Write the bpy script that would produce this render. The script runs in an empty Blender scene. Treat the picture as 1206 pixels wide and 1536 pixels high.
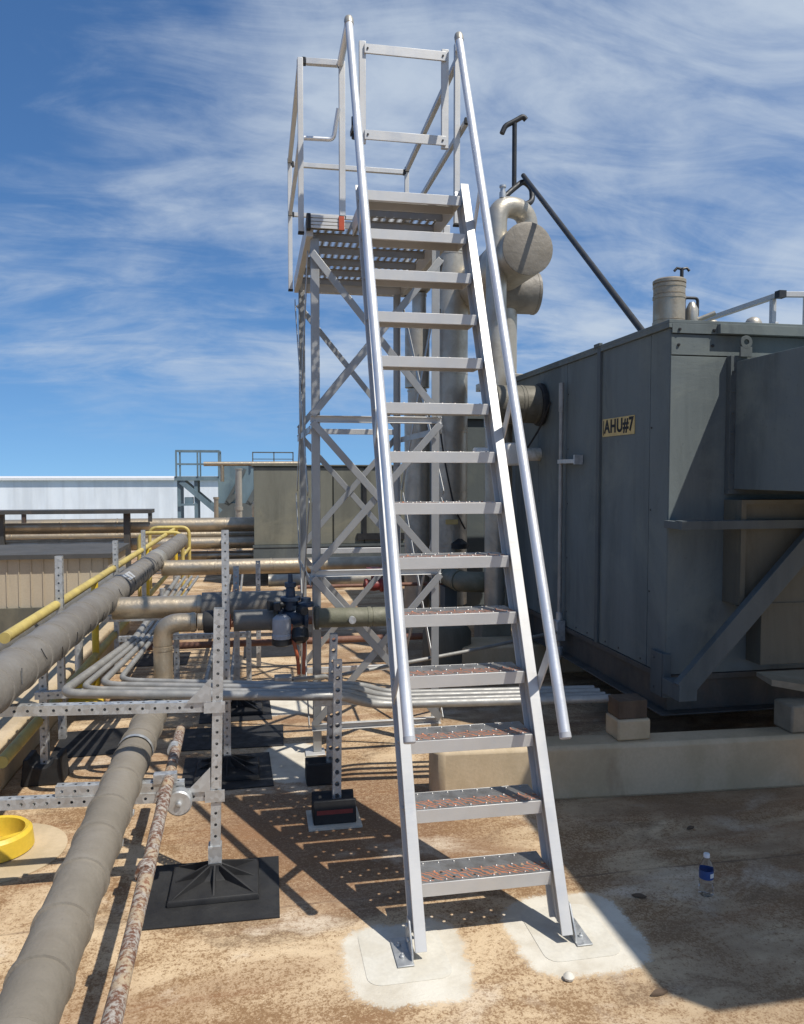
import bpy, bmesh, math, random
from mathutils import Vector, Matrix
random.seed(7)
S = bpy.context.scene
COL = S.collection
PI = math.pi

# ------------------------------------------------------------------ camera
EYE = 1.72; YAW = 0.1863; PITCH = 0.0488
cam = bpy.data.cameras.new('camera'); cam_o = bpy.data.objects.new('camera', cam); COL.objects.link(cam_o)
cam.sensor_fit = 'VERTICAL'; cam.sensor_height = 24.0; cam.lens = 24.0*1170/1536
cam.clip_start = 0.05; cam.clip_end = 6000
cam_o.location = (0, 0, EYE)
cam_o.rotation_euler = (PI/2-PITCH, 0, -YAW)
S.camera = cam_o

# ------------------------------------------------------------------ light
SUN_DIR = Vector((0.42, -0.42, 1)).normalized()
SUN_EL = math.asin(SUN_DIR.z); SUN_AZ = math.atan2(SUN_DIR.x, SUN_DIR.y)
sun = bpy.data.lights.new('sun', 'SUN'); sun_o = bpy.data.objects.new('sun', sun); COL.objects.link(sun_o)
sun.energy = 5.0; sun.angle = math.radians(0.53); sun.color = (1, .95, .87)
sun_o.rotation_euler = SUN_DIR.to_track_quat('Z', 'Y').to_euler()
sun_o.location = (4, -4, 12)

S.view_settings.view_transform = 'Standard'
S.view_settings.look = 'None'
S.view_settings.exposure = 0.0
S.view_settings.gamma = 1.0

# ------------------------------------------------------------------ sky
W = bpy.data.worlds.new('World'); S.world = W; W.use_nodes = True
def build_world():
    nt = W.node_tree; N = nt.nodes; L = nt.links
    bg = N['Background']; bg.inputs['Strength'].default_value = 0.085
    tc = N.new('ShaderNodeTexCoord')
    sep = N.new('ShaderNodeSeparateXYZ'); L.new(tc.outputs['Generated'], sep.inputs[0])
    def m(op, a, b=None, c=None):
        n = N.new('ShaderNodeMath'); n.operation = op
        for i, v in enumerate((a, b, c)):
            if v is None: continue
            if isinstance(v, (int, float)): n.inputs[i].default_value = v
            else: L.new(v, n.inputs[i])
        return n.outputs[0]
    zc = m('ADD', m('MULTIPLY', m('MAXIMUM', sep.outputs[2], 0.0), .86), 0.14)
    cb = N.new('ShaderNodeCombineXYZ'); L.new(sep.outputs[0], cb.inputs[0]); L.new(sep.outputs[1], cb.inputs[1]); L.new(zc, cb.inputs[2])
    sky = N.new('ShaderNodeTexSky'); sky.sky_type = 'NISHITA'; sky.sun_disc = False
    sky.sun_elevation = SUN_EL; sky.sun_rotation = SUN_AZ
    sky.air_density = 1.0; sky.dust_density = 0.0; sky.ozone_density = 1.6
    L.new(cb.outputs[0], sky.inputs[0])
    hs = N.new('ShaderNodeHueSaturation'); hs.inputs['Saturation'].default_value = 1.12; hs.inputs['Value'].default_value = 1.06
    L.new(sky.outputs[0], hs.inputs['Color'])
    tint = N.new('ShaderNodeMixRGB'); tint.blend_type = 'MULTIPLY'; tint.inputs[0].default_value = 1
    L.new(hs.outputs[0], tint.inputs[1]); tint.inputs[2].default_value = (.92, 1.18, 1.40, 1)
    # cirrus sheet: project the direction onto a high plane
    zz = m('ADD', zc, 0.12)
    u = m('DIVIDE', sep.outputs[0], zz); v = m('DIVIDE', sep.outputs[1], zz)
    pc = N.new('ShaderNodeCombineXYZ'); L.new(u, pc.inputs[0]); L.new(v, pc.inputs[1])
    def noise(rot, scale, sc, detail, rough, dist, off=(0, 0, 0)):
        mp = N.new('ShaderNodeMapping'); L.new(pc.outputs[0], mp.inputs[0])
        mp.inputs['Rotation'].default_value = (0, 0, rot); mp.inputs['Scale'].default_value = scale; mp.inputs['Location'].default_value = off
        n = N.new('ShaderNodeTexNoise'); L.new(mp.outputs[0], n.inputs['Vector'])
        n.inputs['Scale'].default_value = sc; n.inputs['Detail'].default_value = detail
        n.inputs['Roughness'].default_value = rough; n.inputs['Distortion'].default_value = dist
        return n.outputs[0]
    n1 = noise(0.25, (1.0, 1.2, 1), 1.25, 11, .60, .5, (3.1, 1.7, 0))
    n2 = noise(-0.2, (1.0, 1.1, 1), .85, 5, .5, .3, (.4, 5.2, 0))
    n3 = noise(0.32, (1.0, 2.7, 1), 2.6, 11, .62, .9, (9, 2, 0))
    s = m('ADD', m('MULTIPLY', n1, .85), m('ADD', m('MULTIPLY', n2, .55), m('MULTIPLY', n3, .46)))
    # more cover high up and toward +X, clearer low on the left
    cov = m('ADD', m('MULTIPLY', sep.outputs[0], .30), m('MULTIPLY', sep.outputs[2], .20))
    s = m('ADD', s, cov)
    bd = N.new('ShaderNodeMapRange'); bd.interpolation_type = 'SMOOTHSTEP'; L.new(sep.outputs[2], bd.inputs[0])
    bd.inputs[1].default_value = .12; bd.inputs[2].default_value = .34; bd.inputs[3].default_value = .13; bd.inputs[4].default_value = 0
    s = m('ADD', s, bd.outputs[0])
    mr = N.new('ShaderNodeMapRange'); mr.interpolation_type = 'SMOOTHSTEP'
    L.new(s, mr.inputs[0]); mr.inputs[1].default_value = .90; mr.inputs[2].default_value = 1.36
    mr.inputs[3].default_value = 0; mr.inputs[4].default_value = .88
    low = N.new('ShaderNodeMapRange'); L.new(sep.outputs[2], low.inputs[0]); low.inputs[1].default_value = .03; low.inputs[2].default_value = .14
    a = m('MULTIPLY', mr.outputs[0], low.outputs[0])
    mix = N.new('ShaderNodeMixRGB'); L.new(a, mix.inputs[0]); L.new(tint.outputs[0], mix.inputs[1])
    mix.inputs[2].default_value = (6.6, 7.6, 8.9, 1)
    L.new(mix.outputs[0], bg.inputs['Color'])
build_world()

# ------------------------------------------------------------------ materials
MATS = {}
class NT:
    def __init__(s, name):
        s.m = bpy.data.materials.new(name); s.m.use_nodes = True
        s.nt = s.m.node_tree; s.b = s.nt.nodes['Principled BSDF']
        s.tc = s.nt.nodes.new('ShaderNodeTexCoord'); s.vec = s.tc.outputs['Object']
    def n(s, t): return s.nt.nodes.new(t)
    def l(s, a, b): s.nt.links.new(a, b)
    def math(s, op, a, b=None, clamp=False):
        n = s.n('ShaderNodeMath'); n.operation = op; n.use_clamp = clamp
        for i, v in enumerate((a, b)):
            if v is None: continue
            if isinstance(v, (int, float)): n.inputs[i].default_value = v
            else: s.l(v, n.inputs[i])
        return n.outputs[0]
    def mapped(s, scale=(1, 1, 1), loc=(0, 0, 0), rot=(0, 0, 0)):
        mp = s.n('ShaderNodeMapping'); s.l(s.vec, mp.inputs[0])
        mp.inputs['Scale'].default_value = scale; mp.inputs['Location'].default_value = loc; mp.inputs['Rotation'].default_value = rot
        return mp.outputs[0]
    def noise(s, sc, detail=6, rough=.6, dist=0, scale=(1, 1, 1), loc=(0, 0, 0), rot=(0, 0, 0)):
        n = s.n('ShaderNodeTexNoise'); s.l(s.mapped(scale, loc, rot), n.inputs['Vector'])
        n.inputs['Scale'].default_value = sc; n.inputs['Detail'].default_value = detail
        n.inputs['Roughness'].default_value = rough; n.inputs['Distortion'].default_value = dist
        return n.outputs[0]
    def ramp(s, f, lo, hi, a=0., b=1.):
        n = s.n('ShaderNodeMapRange'); n.interpolation_type = 'SMOOTHSTEP'; s.l(f, n.inputs[0])
        n.inputs[1].default_value = lo; n.inputs[2].default_value = hi; n.inputs[3].default_value = a; n.inputs[4].default_value = b
        return n.outputs[0]
    def mix(s, f, a, b, mode='MIX'):
        n = s.n('ShaderNodeMixRGB'); n.blend_type = mode
        for i, v in enumerate((f, a, b)):
            if isinstance(v, (int, float)): n.inputs[i].default_value = v
            elif isinstance(v, tuple): n.inputs[i].default_value = (*v, 1)
            else: s.l(v, n.inputs[i])
        return n.outputs[0]
    def bump(s, h, strength=.3, dist=.01, prev=None):
        n = s.n('ShaderNodeBump'); s.l(h, n.inputs['Height']); n.inputs['Strength'].default_value = strength; n.inputs['Distance'].default_value = dist
        if prev: s.l(prev, n.inputs['Normal'])
        return n.outputs[0]
    def done(s, col=None, rough=None, metal=None, normal=None, **kw):
        def put(k, v):
            if v is None: return
            i = s.b.inputs[k]
            if isinstance(v, (int, float)): i.default_value = v
            elif isinstance(v, tuple): i.default_value = (*v, 1) if len(v) == 3 else v
            else: s.l(v, i)
        put('Base Color', col); put('Roughness', rough); put('Metallic', metal); put('Normal', normal)
        for k, v in kw.items(): put(k.replace('_', ' '), v)
        MATS[s.m.name] = s.m
        return s.m

def generic(name, c1, c2, rough=.6, metal=0., sc=4, stain=None, stain_lo=.55, stain_hi=.75, streak=(1, 1, 1), bump=.15, fine=60, spec=None):
    t = NT(name)
    base = t.mix(t.ramp(t.noise(sc, 7, .62, .3, streak), .35, .65), c1, c2)
    if stain: base = t.mix(t.ramp(t.noise(sc*.55, 8, .66, .6, streak, (4, 9, 2)), stain_lo, stain_hi), base, stain)
    f = t.noise(fine, 4, .6)
    base = t.mix(t.ramp(f, .3, .75, 0, .22), base, tuple(x*.55 for x in c1))
    r = t.ramp(t.noise(sc*2.3, 5, .6, 0, streak), .3, .7, max(.05, rough-.1), min(1, rough+.12))
    kw = {}
    if spec is not None: kw['Specular_IOR_Level'] = spec
    return t.done(base, r, metal, t.bump(f, bump, .004), **kw)

def aluminium(name='aluminium', c=(.60, .595, .575), metal=.5, rough=.52):
    t = NT(name)
    big = t.noise(3, 5, .6)
    br = t.noise(9, 4, .6, 0, (1, 1, .05))
    br2 = t.noise(160, 3, .6, 0, (.06, 1, 1))
    col = t.mix(t.ramp(big, .3, .7), c, tuple(x*.86 for x in c))
    col = t.mix(t.ramp(t.noise(28, 6, .7), .55, .8, 0, .35), col, (.50, .49, .47))
    r = t.math('ADD', t.ramp(br, .2, .8, rough-.1, rough+.14), t.ramp(br2, .2, .8, -.05, .05))
    return t.done(col, r, metal, t.bump(t.math('ADD', br2, big), .06, .002))
aluminium()
aluminium('tube_aluminium', (.76, .77, .78), .55, .40)
aluminium('plank_metal', (.40, .405, .40), .62, .45)  # darker aluminium: shade under the deck and on the tower put into colour
def tread_mat():
    # mill-finish plate with wavy orange bands along its front half
    t = NT('tread_plate')
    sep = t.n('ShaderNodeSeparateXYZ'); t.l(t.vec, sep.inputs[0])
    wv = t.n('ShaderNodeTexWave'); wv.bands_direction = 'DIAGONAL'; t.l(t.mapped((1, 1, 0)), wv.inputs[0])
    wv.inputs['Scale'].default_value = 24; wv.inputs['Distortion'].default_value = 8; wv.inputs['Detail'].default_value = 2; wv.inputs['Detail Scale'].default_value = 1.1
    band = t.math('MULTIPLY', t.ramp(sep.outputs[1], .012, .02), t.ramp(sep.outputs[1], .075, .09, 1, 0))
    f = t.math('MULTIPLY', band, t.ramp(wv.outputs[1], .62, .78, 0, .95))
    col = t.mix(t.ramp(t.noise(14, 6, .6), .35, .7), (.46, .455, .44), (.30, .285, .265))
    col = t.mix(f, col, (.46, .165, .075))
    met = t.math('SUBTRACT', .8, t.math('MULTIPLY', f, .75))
    return t.done(col, .42, met, t.bump(wv.outputs[1], .2, .002))
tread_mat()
def galv():
    t = NT('galvanised_steel')
    v = t.n('ShaderNodeTexVoronoi'); t.l(t.mapped(), v.inputs['Vector']); v.inputs['Scale'].default_value = 55
    bw = t.n('ShaderNodeRGBToBW'); t.l(v.outputs['Color'], bw.inputs[0])
    col = t.mix(bw.outputs[0], (.42, .43, .43), (.60, .61, .60))
    col = t.mix(t.ramp(t.noise(6, 7, .65), .55, .78, 0, .6), col, (.30, .27, .23))
    return t.done(col, t.ramp(bw.outputs[0], 0, 1, .38, .58), .65)
galv()
generic('conduit', (.42, .41, .385), (.31, .305, .285), .52, .5, 5, (.40, .34, .27), .6, .8)
def jacket(name, c1, c2, metal, rough, dents=.5, stain=(.20, .16, .11)):
    t = NT(name)
    n1 = t.noise(5, 7, .65, .4); n2 = t.noise(22, 4, .55)
    col = t.mix(t.ramp(n1, .3, .7), c1, c2)
    col = t.mix(t.ramp(t.noise(2.2, 8, .7, .5, (1, 1, .6), (7, 1, 3)), .56, .78, 0, .75), col, stain)
    col = t.mix(t.ramp(t.noise(90, 3, .6), .55, .8, 0, .3), col, tuple(x*.5 for x in c1))
    b = t.bump(n2, .25*dents, .02); b = t.bump(n1, .3*dents, .03, b)
    return t.done(col, t.ramp(n1, .3, .7, rough-.08, rough+.15), metal, b)
jacket('pipe_jacket', (.50, .42, .31), (.37, .31, .225), .72, .40, .6)
jacket('steel_jacket', (.50, .46, .385), (.37, .34, .285), .6, .42, .5, (.13, .11, .07))
jacket('grey_wrap', (.225, .205, .175), (.165, .15, .13), .12, .58, .8, (.14, .12, .10))
jacket('pale_wrap', (.255, .225, .182), (.19, .167, .132), .1, .55, .7, (.20, .17, .13))
jacket('dark_wrap', (.17, .165, .15), (.13, .125, .115), .15, .5, .8)
jacket('shaded_wrap', (.17, .155, .12), (.10, .095, .07), .1, .65, .8, (.05, .05, .03))  # stained sleeve of the duct stub, its shade put into the dark colour
jacket('mossy_wrap', (.20, .19, .14), (.13, .13, .085), .1, .6, .8, (.08, .09, .04))
def rusty():
    t = NT('flaking_paint_pipe')
    n1 = t.noise(62, 8, .72, .4); n2 = t.noise(7, 6, .6)
    col = t.mix(t.ramp(n1, .42, .56), (.36, .33, .29), (.13, .06, .035))
    col = t.mix(t.ramp(n2, .5, .66), col, t.mix(t.ramp(n1, .5, .6), (.40, .31, .20), (.20, .085, .045)))
    return t.done(col, .75, 0., t.bump(n1, .6, .004))
rusty()

def roof_mat():
    t = NT('weathered_roof_coating')
    big = t.noise(.55, 8, .62, .5, (1, 1.5, 1))
    med = t.noise(2.2, 9, .66, .6, (1, 1.4, 1), (3, 1, 0))
    streak = t.noise(1.1, 8, .65, .4, (.5, 3.6, 1), (1, 6, 0))
    fine = t.noise(48, 7, .74, .3)
    flake = t.noise(120, 5, .75, .6)
    speck = t.noise(260, 3, .7)
    sep = t.n('ShaderNodeSeparateXYZ'); t.l(t.vec, sep.inputs[0]); X, Y = sep.outputs[0], sep.outputs[1]
    col = t.mix(t.ramp(med, .35, .65), (.63, .485, .31), (.45, .315, .18))
    col = t.mix(t.ramp(big, .44, .64, 0, .8), col, (.30, .185, .105))
    grain = t.math('ADD', t.math('MULTIPLY', fine, .5), t.math('MULTIPLY', flake, .5))
    wet = t.math('ADD', grain, t.math('MULTIPLY', t.math('SUBTRACT', med, .5), .45))
    col = t.mix(t.ramp(wet, .475, .575, 0, .92), col, (.215, .12, .052))
    blot = t.math('MULTIPLY', t.ramp(t.noise(1.15, 9, .68, .9, (1, 1.5, 1), (11, 4, 2)), .53, .64), t.ramp(grain, .36, .56, .2, .9))
    col = t.mix(blot, col, (.17, .105, .055))
    # rust washed under the ladder and round the supports
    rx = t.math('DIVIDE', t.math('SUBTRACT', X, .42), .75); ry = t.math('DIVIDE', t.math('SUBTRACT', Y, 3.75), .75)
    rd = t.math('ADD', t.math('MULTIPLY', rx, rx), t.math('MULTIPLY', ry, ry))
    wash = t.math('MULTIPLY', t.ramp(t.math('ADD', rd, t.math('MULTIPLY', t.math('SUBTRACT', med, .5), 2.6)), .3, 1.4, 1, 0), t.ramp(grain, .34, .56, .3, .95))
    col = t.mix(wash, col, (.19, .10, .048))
    col = t.mix(t.math('MULTIPLY', t.ramp(streak, .52, .64), t.ramp(grain, .38, .58, .2, .9)), col, (.24, .125, .058))
    col = t.mix(t.ramp(t.noise(1.6, 7, .6, .5, (1, 1.6, 1), (8, 3, 1)), .56, .70, 0, .75), col, t.mix(t.ramp(grain, .5, .58, 0, .75), (.66, .56, .43), (.32, .21, .125)))
    col = t.mix(t.ramp(speck, .56, .70, 0, .6), col, (.17, .10, .055))
    col = t.mix(t.ramp(flake, .40, .30, 0, .55), col, (.74, .64, .50))
    # dirt lying along the foot of the curb and in the low spots
    dirt = t.math('MULTIPLY', t.ramp(X, .6, 1.9), t.ramp(t.noise(1.7, 8, .66, .8, (.6, 1.6, 1), (2, 5, 0)), .36, .64))
    col = t.mix(t.math('MULTIPLY', dirt, .6), col, (.205, .135, .078))
    # coverboard seams
    nz = t.math('MULTIPLY', t.math('SUBTRACT', t.noise(3, 4), .5), .05)
    for y0 in (2.06, 3.06, 5.0, 7.0, 9.1):
        d = t.math('ABSOLUTE', t.math('SUBTRACT', t.math('ADD', Y, nz), y0))
        col = t.mix(t.math('MULTIPLY', t.ramp(d, .003, .009, .75, 0), t.ramp(med, .35, .6, .3, 1)), col, (.13, .08, .05))
    # fresh white coating brushed round the ladder feet
    pn = t.math('MULTIPLY', t.math('SUBTRACT', t.noise(5, 8, .68, .3), .5), .13)
    patch = None
    for cx, cy, hx, hy in ((.515, 2.63, .075, .10), (1.165, 2.685, .10, .115), (.20, 4.62, .03, .18), (.20, 5.75, .18, .06)):
        dx = t.math('MAXIMUM', t.math('SUBTRACT', t.math('ABSOLUTE', t.math('SUBTRACT', X, cx)), hx), 0)
        dy = t.math('MAXIMUM', t.math('SUBTRACT', t.math('ABSOLUTE', t.math('SUBTRACT', Y, cy)), hy), 0)
        d = t.math('SQRT', t.math('ADD', t.math('MULTIPLY', dx, dx), t.math('MULTIPLY', dy, dy)))
        f = t.ramp(t.math('ADD', d, pn), .07, .21, 1, 0)
        patch = f if patch is None else t.math('MAXIMUM', patch, f)
    col = t.mix(t.ramp(t.math('ADD', patch, t.math('MULTIPLY', t.math('SUBTRACT', grain, .5), 1.7)), .36, .66), col, t.mix(t.ramp(t.noise(6, 5), .35, .7), (.64, .60, .51), (.50, .45, .36)))
    b = t.bump(grain, .45, .004); b = t.bump(speck, .25, .002, b); b = t.bump(med, .25, .03, b)
    return t.done(col, t.ramp(med, .3, .7, .62, .85), 0, b)
roof_mat()
generic('cream_coating', (.56, .445, .295), (.44, .345, .215), .7, 0, 3, (.32, .23, .14), .56, .78, (1, 1, .6), .25)
generic('dirty_cream', (.30, .26, .19), (.22, .19, .135), .8, 0, 5, (.12, .09, .05), .5, .75)
generic('membrane', (.64, .61, .53), (.56, .52, .43), .6, 0, 6, (.5, .43, .33), .62, .85, bump=.2)
def ahu_paint(name, c, moss=0.):
    t = NT(name)
    st = t.noise(2.6, 8, .66, .5, (1, 1, .16)); n = t.noise(1.7, 9, .68, .6); sp = t.noise(55, 5, .65)
    col = t.mix(t.ramp(st, .40, .70), c, tuple(x*.70 for x in c))
    col = t.mix(t.ramp(n, .48, .70, 0, .6), col, (c[0]*1.35, c[1]*1.28, c[2]*1.15))
    col = t.mix(t.ramp(t.noise(3.1, 8, .7, .4, (1, 1, .3), (5, 8, 1)), .58, .74, 0, .45), col, (c[0]*.62, c[1]*.58, c[2]*.5))
    col = t.mix(t.ramp(sp, .60, .76, 0, .5), col, tuple(x*.5 for x in c))
    if moss:
        sep = t.n('ShaderNodeSeparateXYZ'); t.l(t.vec, sep.inputs[0])
        f = t.math('MULTIPLY', t.ramp(sep.outputs[1], 1.2, 1.9), t.ramp(t.noise(4, 7, .65, .3, (1, 1, .18), (3, 3, 1)), .45, .62, 0, moss))
        col = t.mix(f, col, (.10, .105, .055))
    return t.done(col, t.ramp(st, .3, .7, .62, .8), 0., t.bump(n, .2, .03), Specular_IOR_Level=.28)
ahu_paint('slate_paint', (.145, .172, .174), .95)
ahu_paint('slate_steel', (.105, .122, .125))
ahu_paint('olive_paint', (.125, .12, .095))
ahu_paint('far_olive_paint', (.185, .185, .15))
ahu_paint('blue_steel', (.15, .22, .26))
generic('stained_steel', (.055, .057, .055), (.085, .08, .072), .6, .1, 4, (.13, .07, .04), .55, .75, (1, 1, .5))
generic('rubber', (.018, .018, .019), (.03, .03, .03), .62, 0, 6, (.07, .062, .05), .58, .8, spec=.35)
generic('yellow_paint', (.74, .53, .05), (.66, .44, .04), .45, 0, 5, (.40, .28, .09), .62, .82)
generic('faded_yellow', (.56, .44, .13), (.42, .32, .10), .6, 0, 5, (.27, .21, .10), .52, .75)
generic('black_iron', (.022, .024, .026), (.035, .036, .038), .5, .2, 8)
generic('blue_iron', (.03, .05, .085), (.045, .07, .11), .45, .2, 10, (.12, .10, .07), .62, .8)
generic('grey_cover', (.42, .43, .45), (.35, .36, .38), .5, 0, 8)
generic('orange_hose', (.52, .13, .05), (.42, .10, .04), .5, 0, 10)
generic('red_paint', (.24, .035, .03), (.18, .03, .025), .5, 0, 10)
generic('pvc', (.80, .79, .75), (.68, .66, .60), .5, 0, 5, (.33, .30, .18), .52, .72)
generic('timber', (.12, .08, .05), (.075, .05, .032), .8, 0, 6, streak=(1, 1, .3))
generic('sign_yellow', (.66, .50, .20), (.56, .42, .17), .6, 0, 9, (.3, .22, .1), .62, .8)
generic('ink', (.012, .012, .012), (.02, .02, .02), .7)
generic('rust_brown', (.16, .07, .045), (.22, .11, .07), .7, 0, 8)
generic('hose_red', (.55, .10, .04), (.48, .08, .03), .5)
def siding(name, c, pitch, bumpd):
    t = NT(name)
    wv = t.n('ShaderNodeTexWave'); wv.bands_direction = 'X'; t.l(t.mapped(), wv.inputs[0])
    wv.inputs['Scale'].default_value = .314/pitch; wv.inputs['Distortion'].default_value = .0
    n = t.noise(1.3, 6, .6, 0, (1, 1, .2))
    col = t.mix(t.ramp(n, .35, .7), c, tuple(x*.85 for x in c))
    col = t.mix(t.ramp(wv.outputs[1], .9, .99, 0, .12), col, tuple(x*.6 for x in c))
    return t.done(col, .5, 0, t.bump(wv.outputs[1], .25, bumpd))
siding('white_siding', (.86, .89, .92), 1.0, .05)
generic('tan_siding', (.50, .43, .31), (.42, .35, .25), .6, 0, 2, (.27, .21, .14), .52, .72, (1, 1, .15))
generic('dark_roofing', (.075, .072, .068), (.055, .055, .052), .8, 0, 3)
generic('far_ground', (.20, .21, .16), (.14, .15, .10), .9, 0, .02)
def clear():
    t = NT('clear_plastic')
    return t.done((.95, .97, 1), .08, 0, Transmission_Weight=1.0, IOR=1.1)
clear()
generic('label_blue', (.03, .07, .22), (.04, .09, .26), .4, 0, 60)
generic('label_white', (.75, .75, .75), (.7, .7, .7), .5)
M = MATS

# ------------------------------------------------------------------ mesh builder
class MB:
    def __init__(s): s.v = []; s.f = []
    def add(s, vs, fs):
        o = len(s.v); s.v += [tuple(p) for p in vs]; s.f += [tuple(i+o for i in f) for f in fs]; return s
    def box(s, x0, x1, y0, y1, z0, z1):
        vs = [(x, y, z) for z in (z0, z1) for y in (y0, y1) for x in (x0, x1)]
        return s.add(vs, [(0, 2, 3, 1), (4, 5, 7, 6), (0, 1, 5, 4), (1, 3, 7, 5), (3, 2, 6, 7), (2, 0, 4, 6)])
    def bar(s, a, b, w, h, up=(0, 0, 1)):
        a = Vector(a); b = Vector(b); d = (b-a).normalized(); up = Vector(up)
        sd = d.cross(up)
        if sd.length < 1e-4: sd = d.cross(Vector((0, 1, 0)))
        sd.normalize(); u = sd.cross(d).normalized()
        vs = [p+sd*(w/2)*i+u*(h/2)*j for p in (a, b) for i, j in ((-1, -1), (1, -1), (1, 1), (-1, 1))]
        return s.add(vs, [(0, 1, 2, 3)[::-1], (4, 5, 6, 7), (0, 1, 5, 4), (1, 2, 6, 5), (2, 3, 7, 6), (3, 0, 4, 7)])
    def angle(s, a, b, w, t, side, out):
        """L-section: one leg along `side`, the other along `out`"""
        a = Vector(a); b = Vector(b); side = Vector(side).normalized(); out = Vector(out).normalized()
        d = (b-a).normalized(); side = (side-d*side.dot(d)).normalized(); out = (out-d*out.dot(d)-side*out.dot(side)).normalized()
        prof = [(0, 0), (w, 0), (w, t), (t, t), (t, w), (0, w)]
        vs = [p+side*x+out*y for p in (a, b) for x, y in prof]
        n = 6
        fs = [tuple(range(n)), tuple(range(2*n-1, n-1, -1))]+[(i, i+n, (i+1) % n+n, (i+1) % n) for i in range(n)]
        return s.add(vs, fs)
    def prism(s, poly, axis, a0, a1):
        """poly in the plane normal to axis ('x': (y,z), 'y': (x,z), 'z': (x,y))"""
        def P(p, a): return {'x': (a, p[0], p[1]), 'y': (p[0], a, p[1]), 'z': (p[0], p[1], a)}[axis]
        n = len(poly); vs = [P(p, a) for a in (a0, a1) for p in poly]
        return s.add(vs, [tuple(range(n))[::-1], tuple(range(n, 2*n))]+[(i, (i+1) % n, (i+1) % n+n, i+n) for i in range(n)])
    def loft(s, rings, caps=True):
        n = len(rings[0]); o = []
        for r in rings: o += r
        fs = []
        for k in range(len(rings)-1):
            for i in range(n): fs.append((k*n+i, k*n+(i+1) % n, (k+1)*n+(i+1) % n, (k+1)*n+i))
        if caps: fs += [tuple(range(n))[::-1], tuple(range((len(rings)-1)*n, len(rings)*n))]
        return s.add(o, fs)
    def tube(s, pts, r, n=14, caps=True):
        pts = [Vector(p) for p in pts]; rs = r if isinstance(r, (list, tuple)) else [r]*len(pts)
        rings = []; t0 = (pts[1]-pts[0]).normalized()
        ref = Vector((0, 0, 1)) if abs(t0.z) < .9 else Vector((0, 1, 0))
        u = t0.cross(ref).normalized()
        for i, p in enumerate(pts):
            if i == 0: t = pts[1]-p
            elif i == len(pts)-1: t = p-pts[i-1]
            else:
                a = (p-pts[i-1]); b = (pts[i+1]-p)
                t = (a.normalized() if a.length > 1e-6 else Vector())+(b.normalized() if b.length > 1e-6 else Vector())
            if t.length < 1e-6: t = t0
            t.normalize(); u = (u-t*u.dot(t)).normalized(); w = t.cross(u)
            rings.append([p+(u*math.cos(2*PI*k/n)+w*math.sin(2*PI*k/n))*rs[i] for k in range(n)])
        return s.loft(rings, caps)
    def lathe(s, prof, c=(0, 0, 0), axis=(0, 0, 1), n=20, caps=True):
        c = Vector(c); a = Vector(axis).normalized(); ref = Vector((1, 0, 0)) if abs(a.x) < .9 else Vector((0, 1, 0))
        u = a.cross(ref).normalized(); w = a.cross(u)
        return s.loft([[c+a*h+(u*math.cos(2*PI*k/n)+w*math.sin(2*PI*k/n))*max(r, 1e-4) for k in range(n)] for r, h in prof], caps)
    def perf(s, o, U, V, nu, nv, r, dia=1., aspect=1., every=None):
        """perforated sheet: nu x nv cells of size |U| x |V| from corner o, a hole of radius r in each"""
        o = Vector(o); U = Vector(U); V = Vector(V); uu = U.normalized(); vv = V.normalized()
        rim = [(0, -.5), (.5, -.5), (.5, 0), (.5, .5), (0, .5), (-.5, .5), (-.5, 0), (-.5, -.5)]
        for i in range(nu):
            for j in range(nv):
                c = o+U*(i+.5)+V*(j+.5)
                if every and not every(i, j):
                    s.add([c+U*a+V*b for a, b in ((-.5, -.5), (.5, -.5), (.5, .5), (-.5, .5))], [(0, 1, 2, 3)]); continue
                out = [c+U*a+V*b for a, b in rim]
                inn = [c+(uu*r*math.cos(-PI/2+k*PI/4)+vv*r*aspect*math.sin(-PI/2+k*PI/4))*(dia if k % 2 else 1) for k in range(8)]
                s.add(out+inn, [(k, (k+1) % 8, (k+1) % 8+8, k+8) for k in range(8)])
        return s
    def build(s, name, mat, parent=None, loc=None, bevel=0, solid=0, smooth=True):
        base = Vector(parent_world(parent)) if parent else Vector(loc or (0, 0, 0))
        me = bpy.data.meshes.new(name)
        me.from_pydata([tuple(Vector(p)-base) for p in s.v], [], s.f); me.update()
        bm = bmesh.new(); bm.from_mesh(me)
        if getattr(s, 'open', False): bmesh.ops.remove_doubles(bm, verts=bm.verts, dist=1e-5)
        if solid == 0 and not getattr(s, 'open', False): bmesh.ops.recalc_face_normals(bm, faces=bm.faces)
        bm.to_mesh(me); bm.free()
        me.materials.append(M[mat] if isinstance(mat, str) else mat)
        if smooth:
            for p in me.polygons: p.use_smooth = True
            me.set_sharp_from_angle(angle=math.radians(38))
        o = bpy.data.objects.new(name, me); COL.objects.link(o)
        if parent: o.parent = parent
        else: o.location = base
        if solid:
            md = o.modifiers.new('thickness', 'SOLIDIFY'); md.thickness = solid; md.offset = -1
        if bevel:
            md = o.modifiers.new('bevel', 'BEVEL'); md.width = bevel; md.segments = 2; md.limit_method = 'ANGLE'; md.angle_limit = math.radians(40)
        return o
    def build_each(s, name, mat, parent=None, **kw):
        """every loose piece becomes an object of its own"""
        up = list(range(len(s.v)))
        def find(i):
            while up[i] != i: up[i] = up[up[i]]; i = up[i]
            return i
        for f in s.f:
            for q in f[1:]: up[find(q)] = find(f[0])
        groups = {}
        for f in s.f: groups.setdefault(find(f[0]), []).append(f)
        out = []
        for fs in groups.values():
            ids = sorted({i for f in fs for i in f}); mp = {i: k for k, i in enumerate(ids)}
            mb = MB(); mb.v = [s.v[i] for i in ids]; mb.f = [tuple(mp[i] for i in f) for f in fs]
            out.append(mb.build(name, mat, parent, **kw))
        return out
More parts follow.
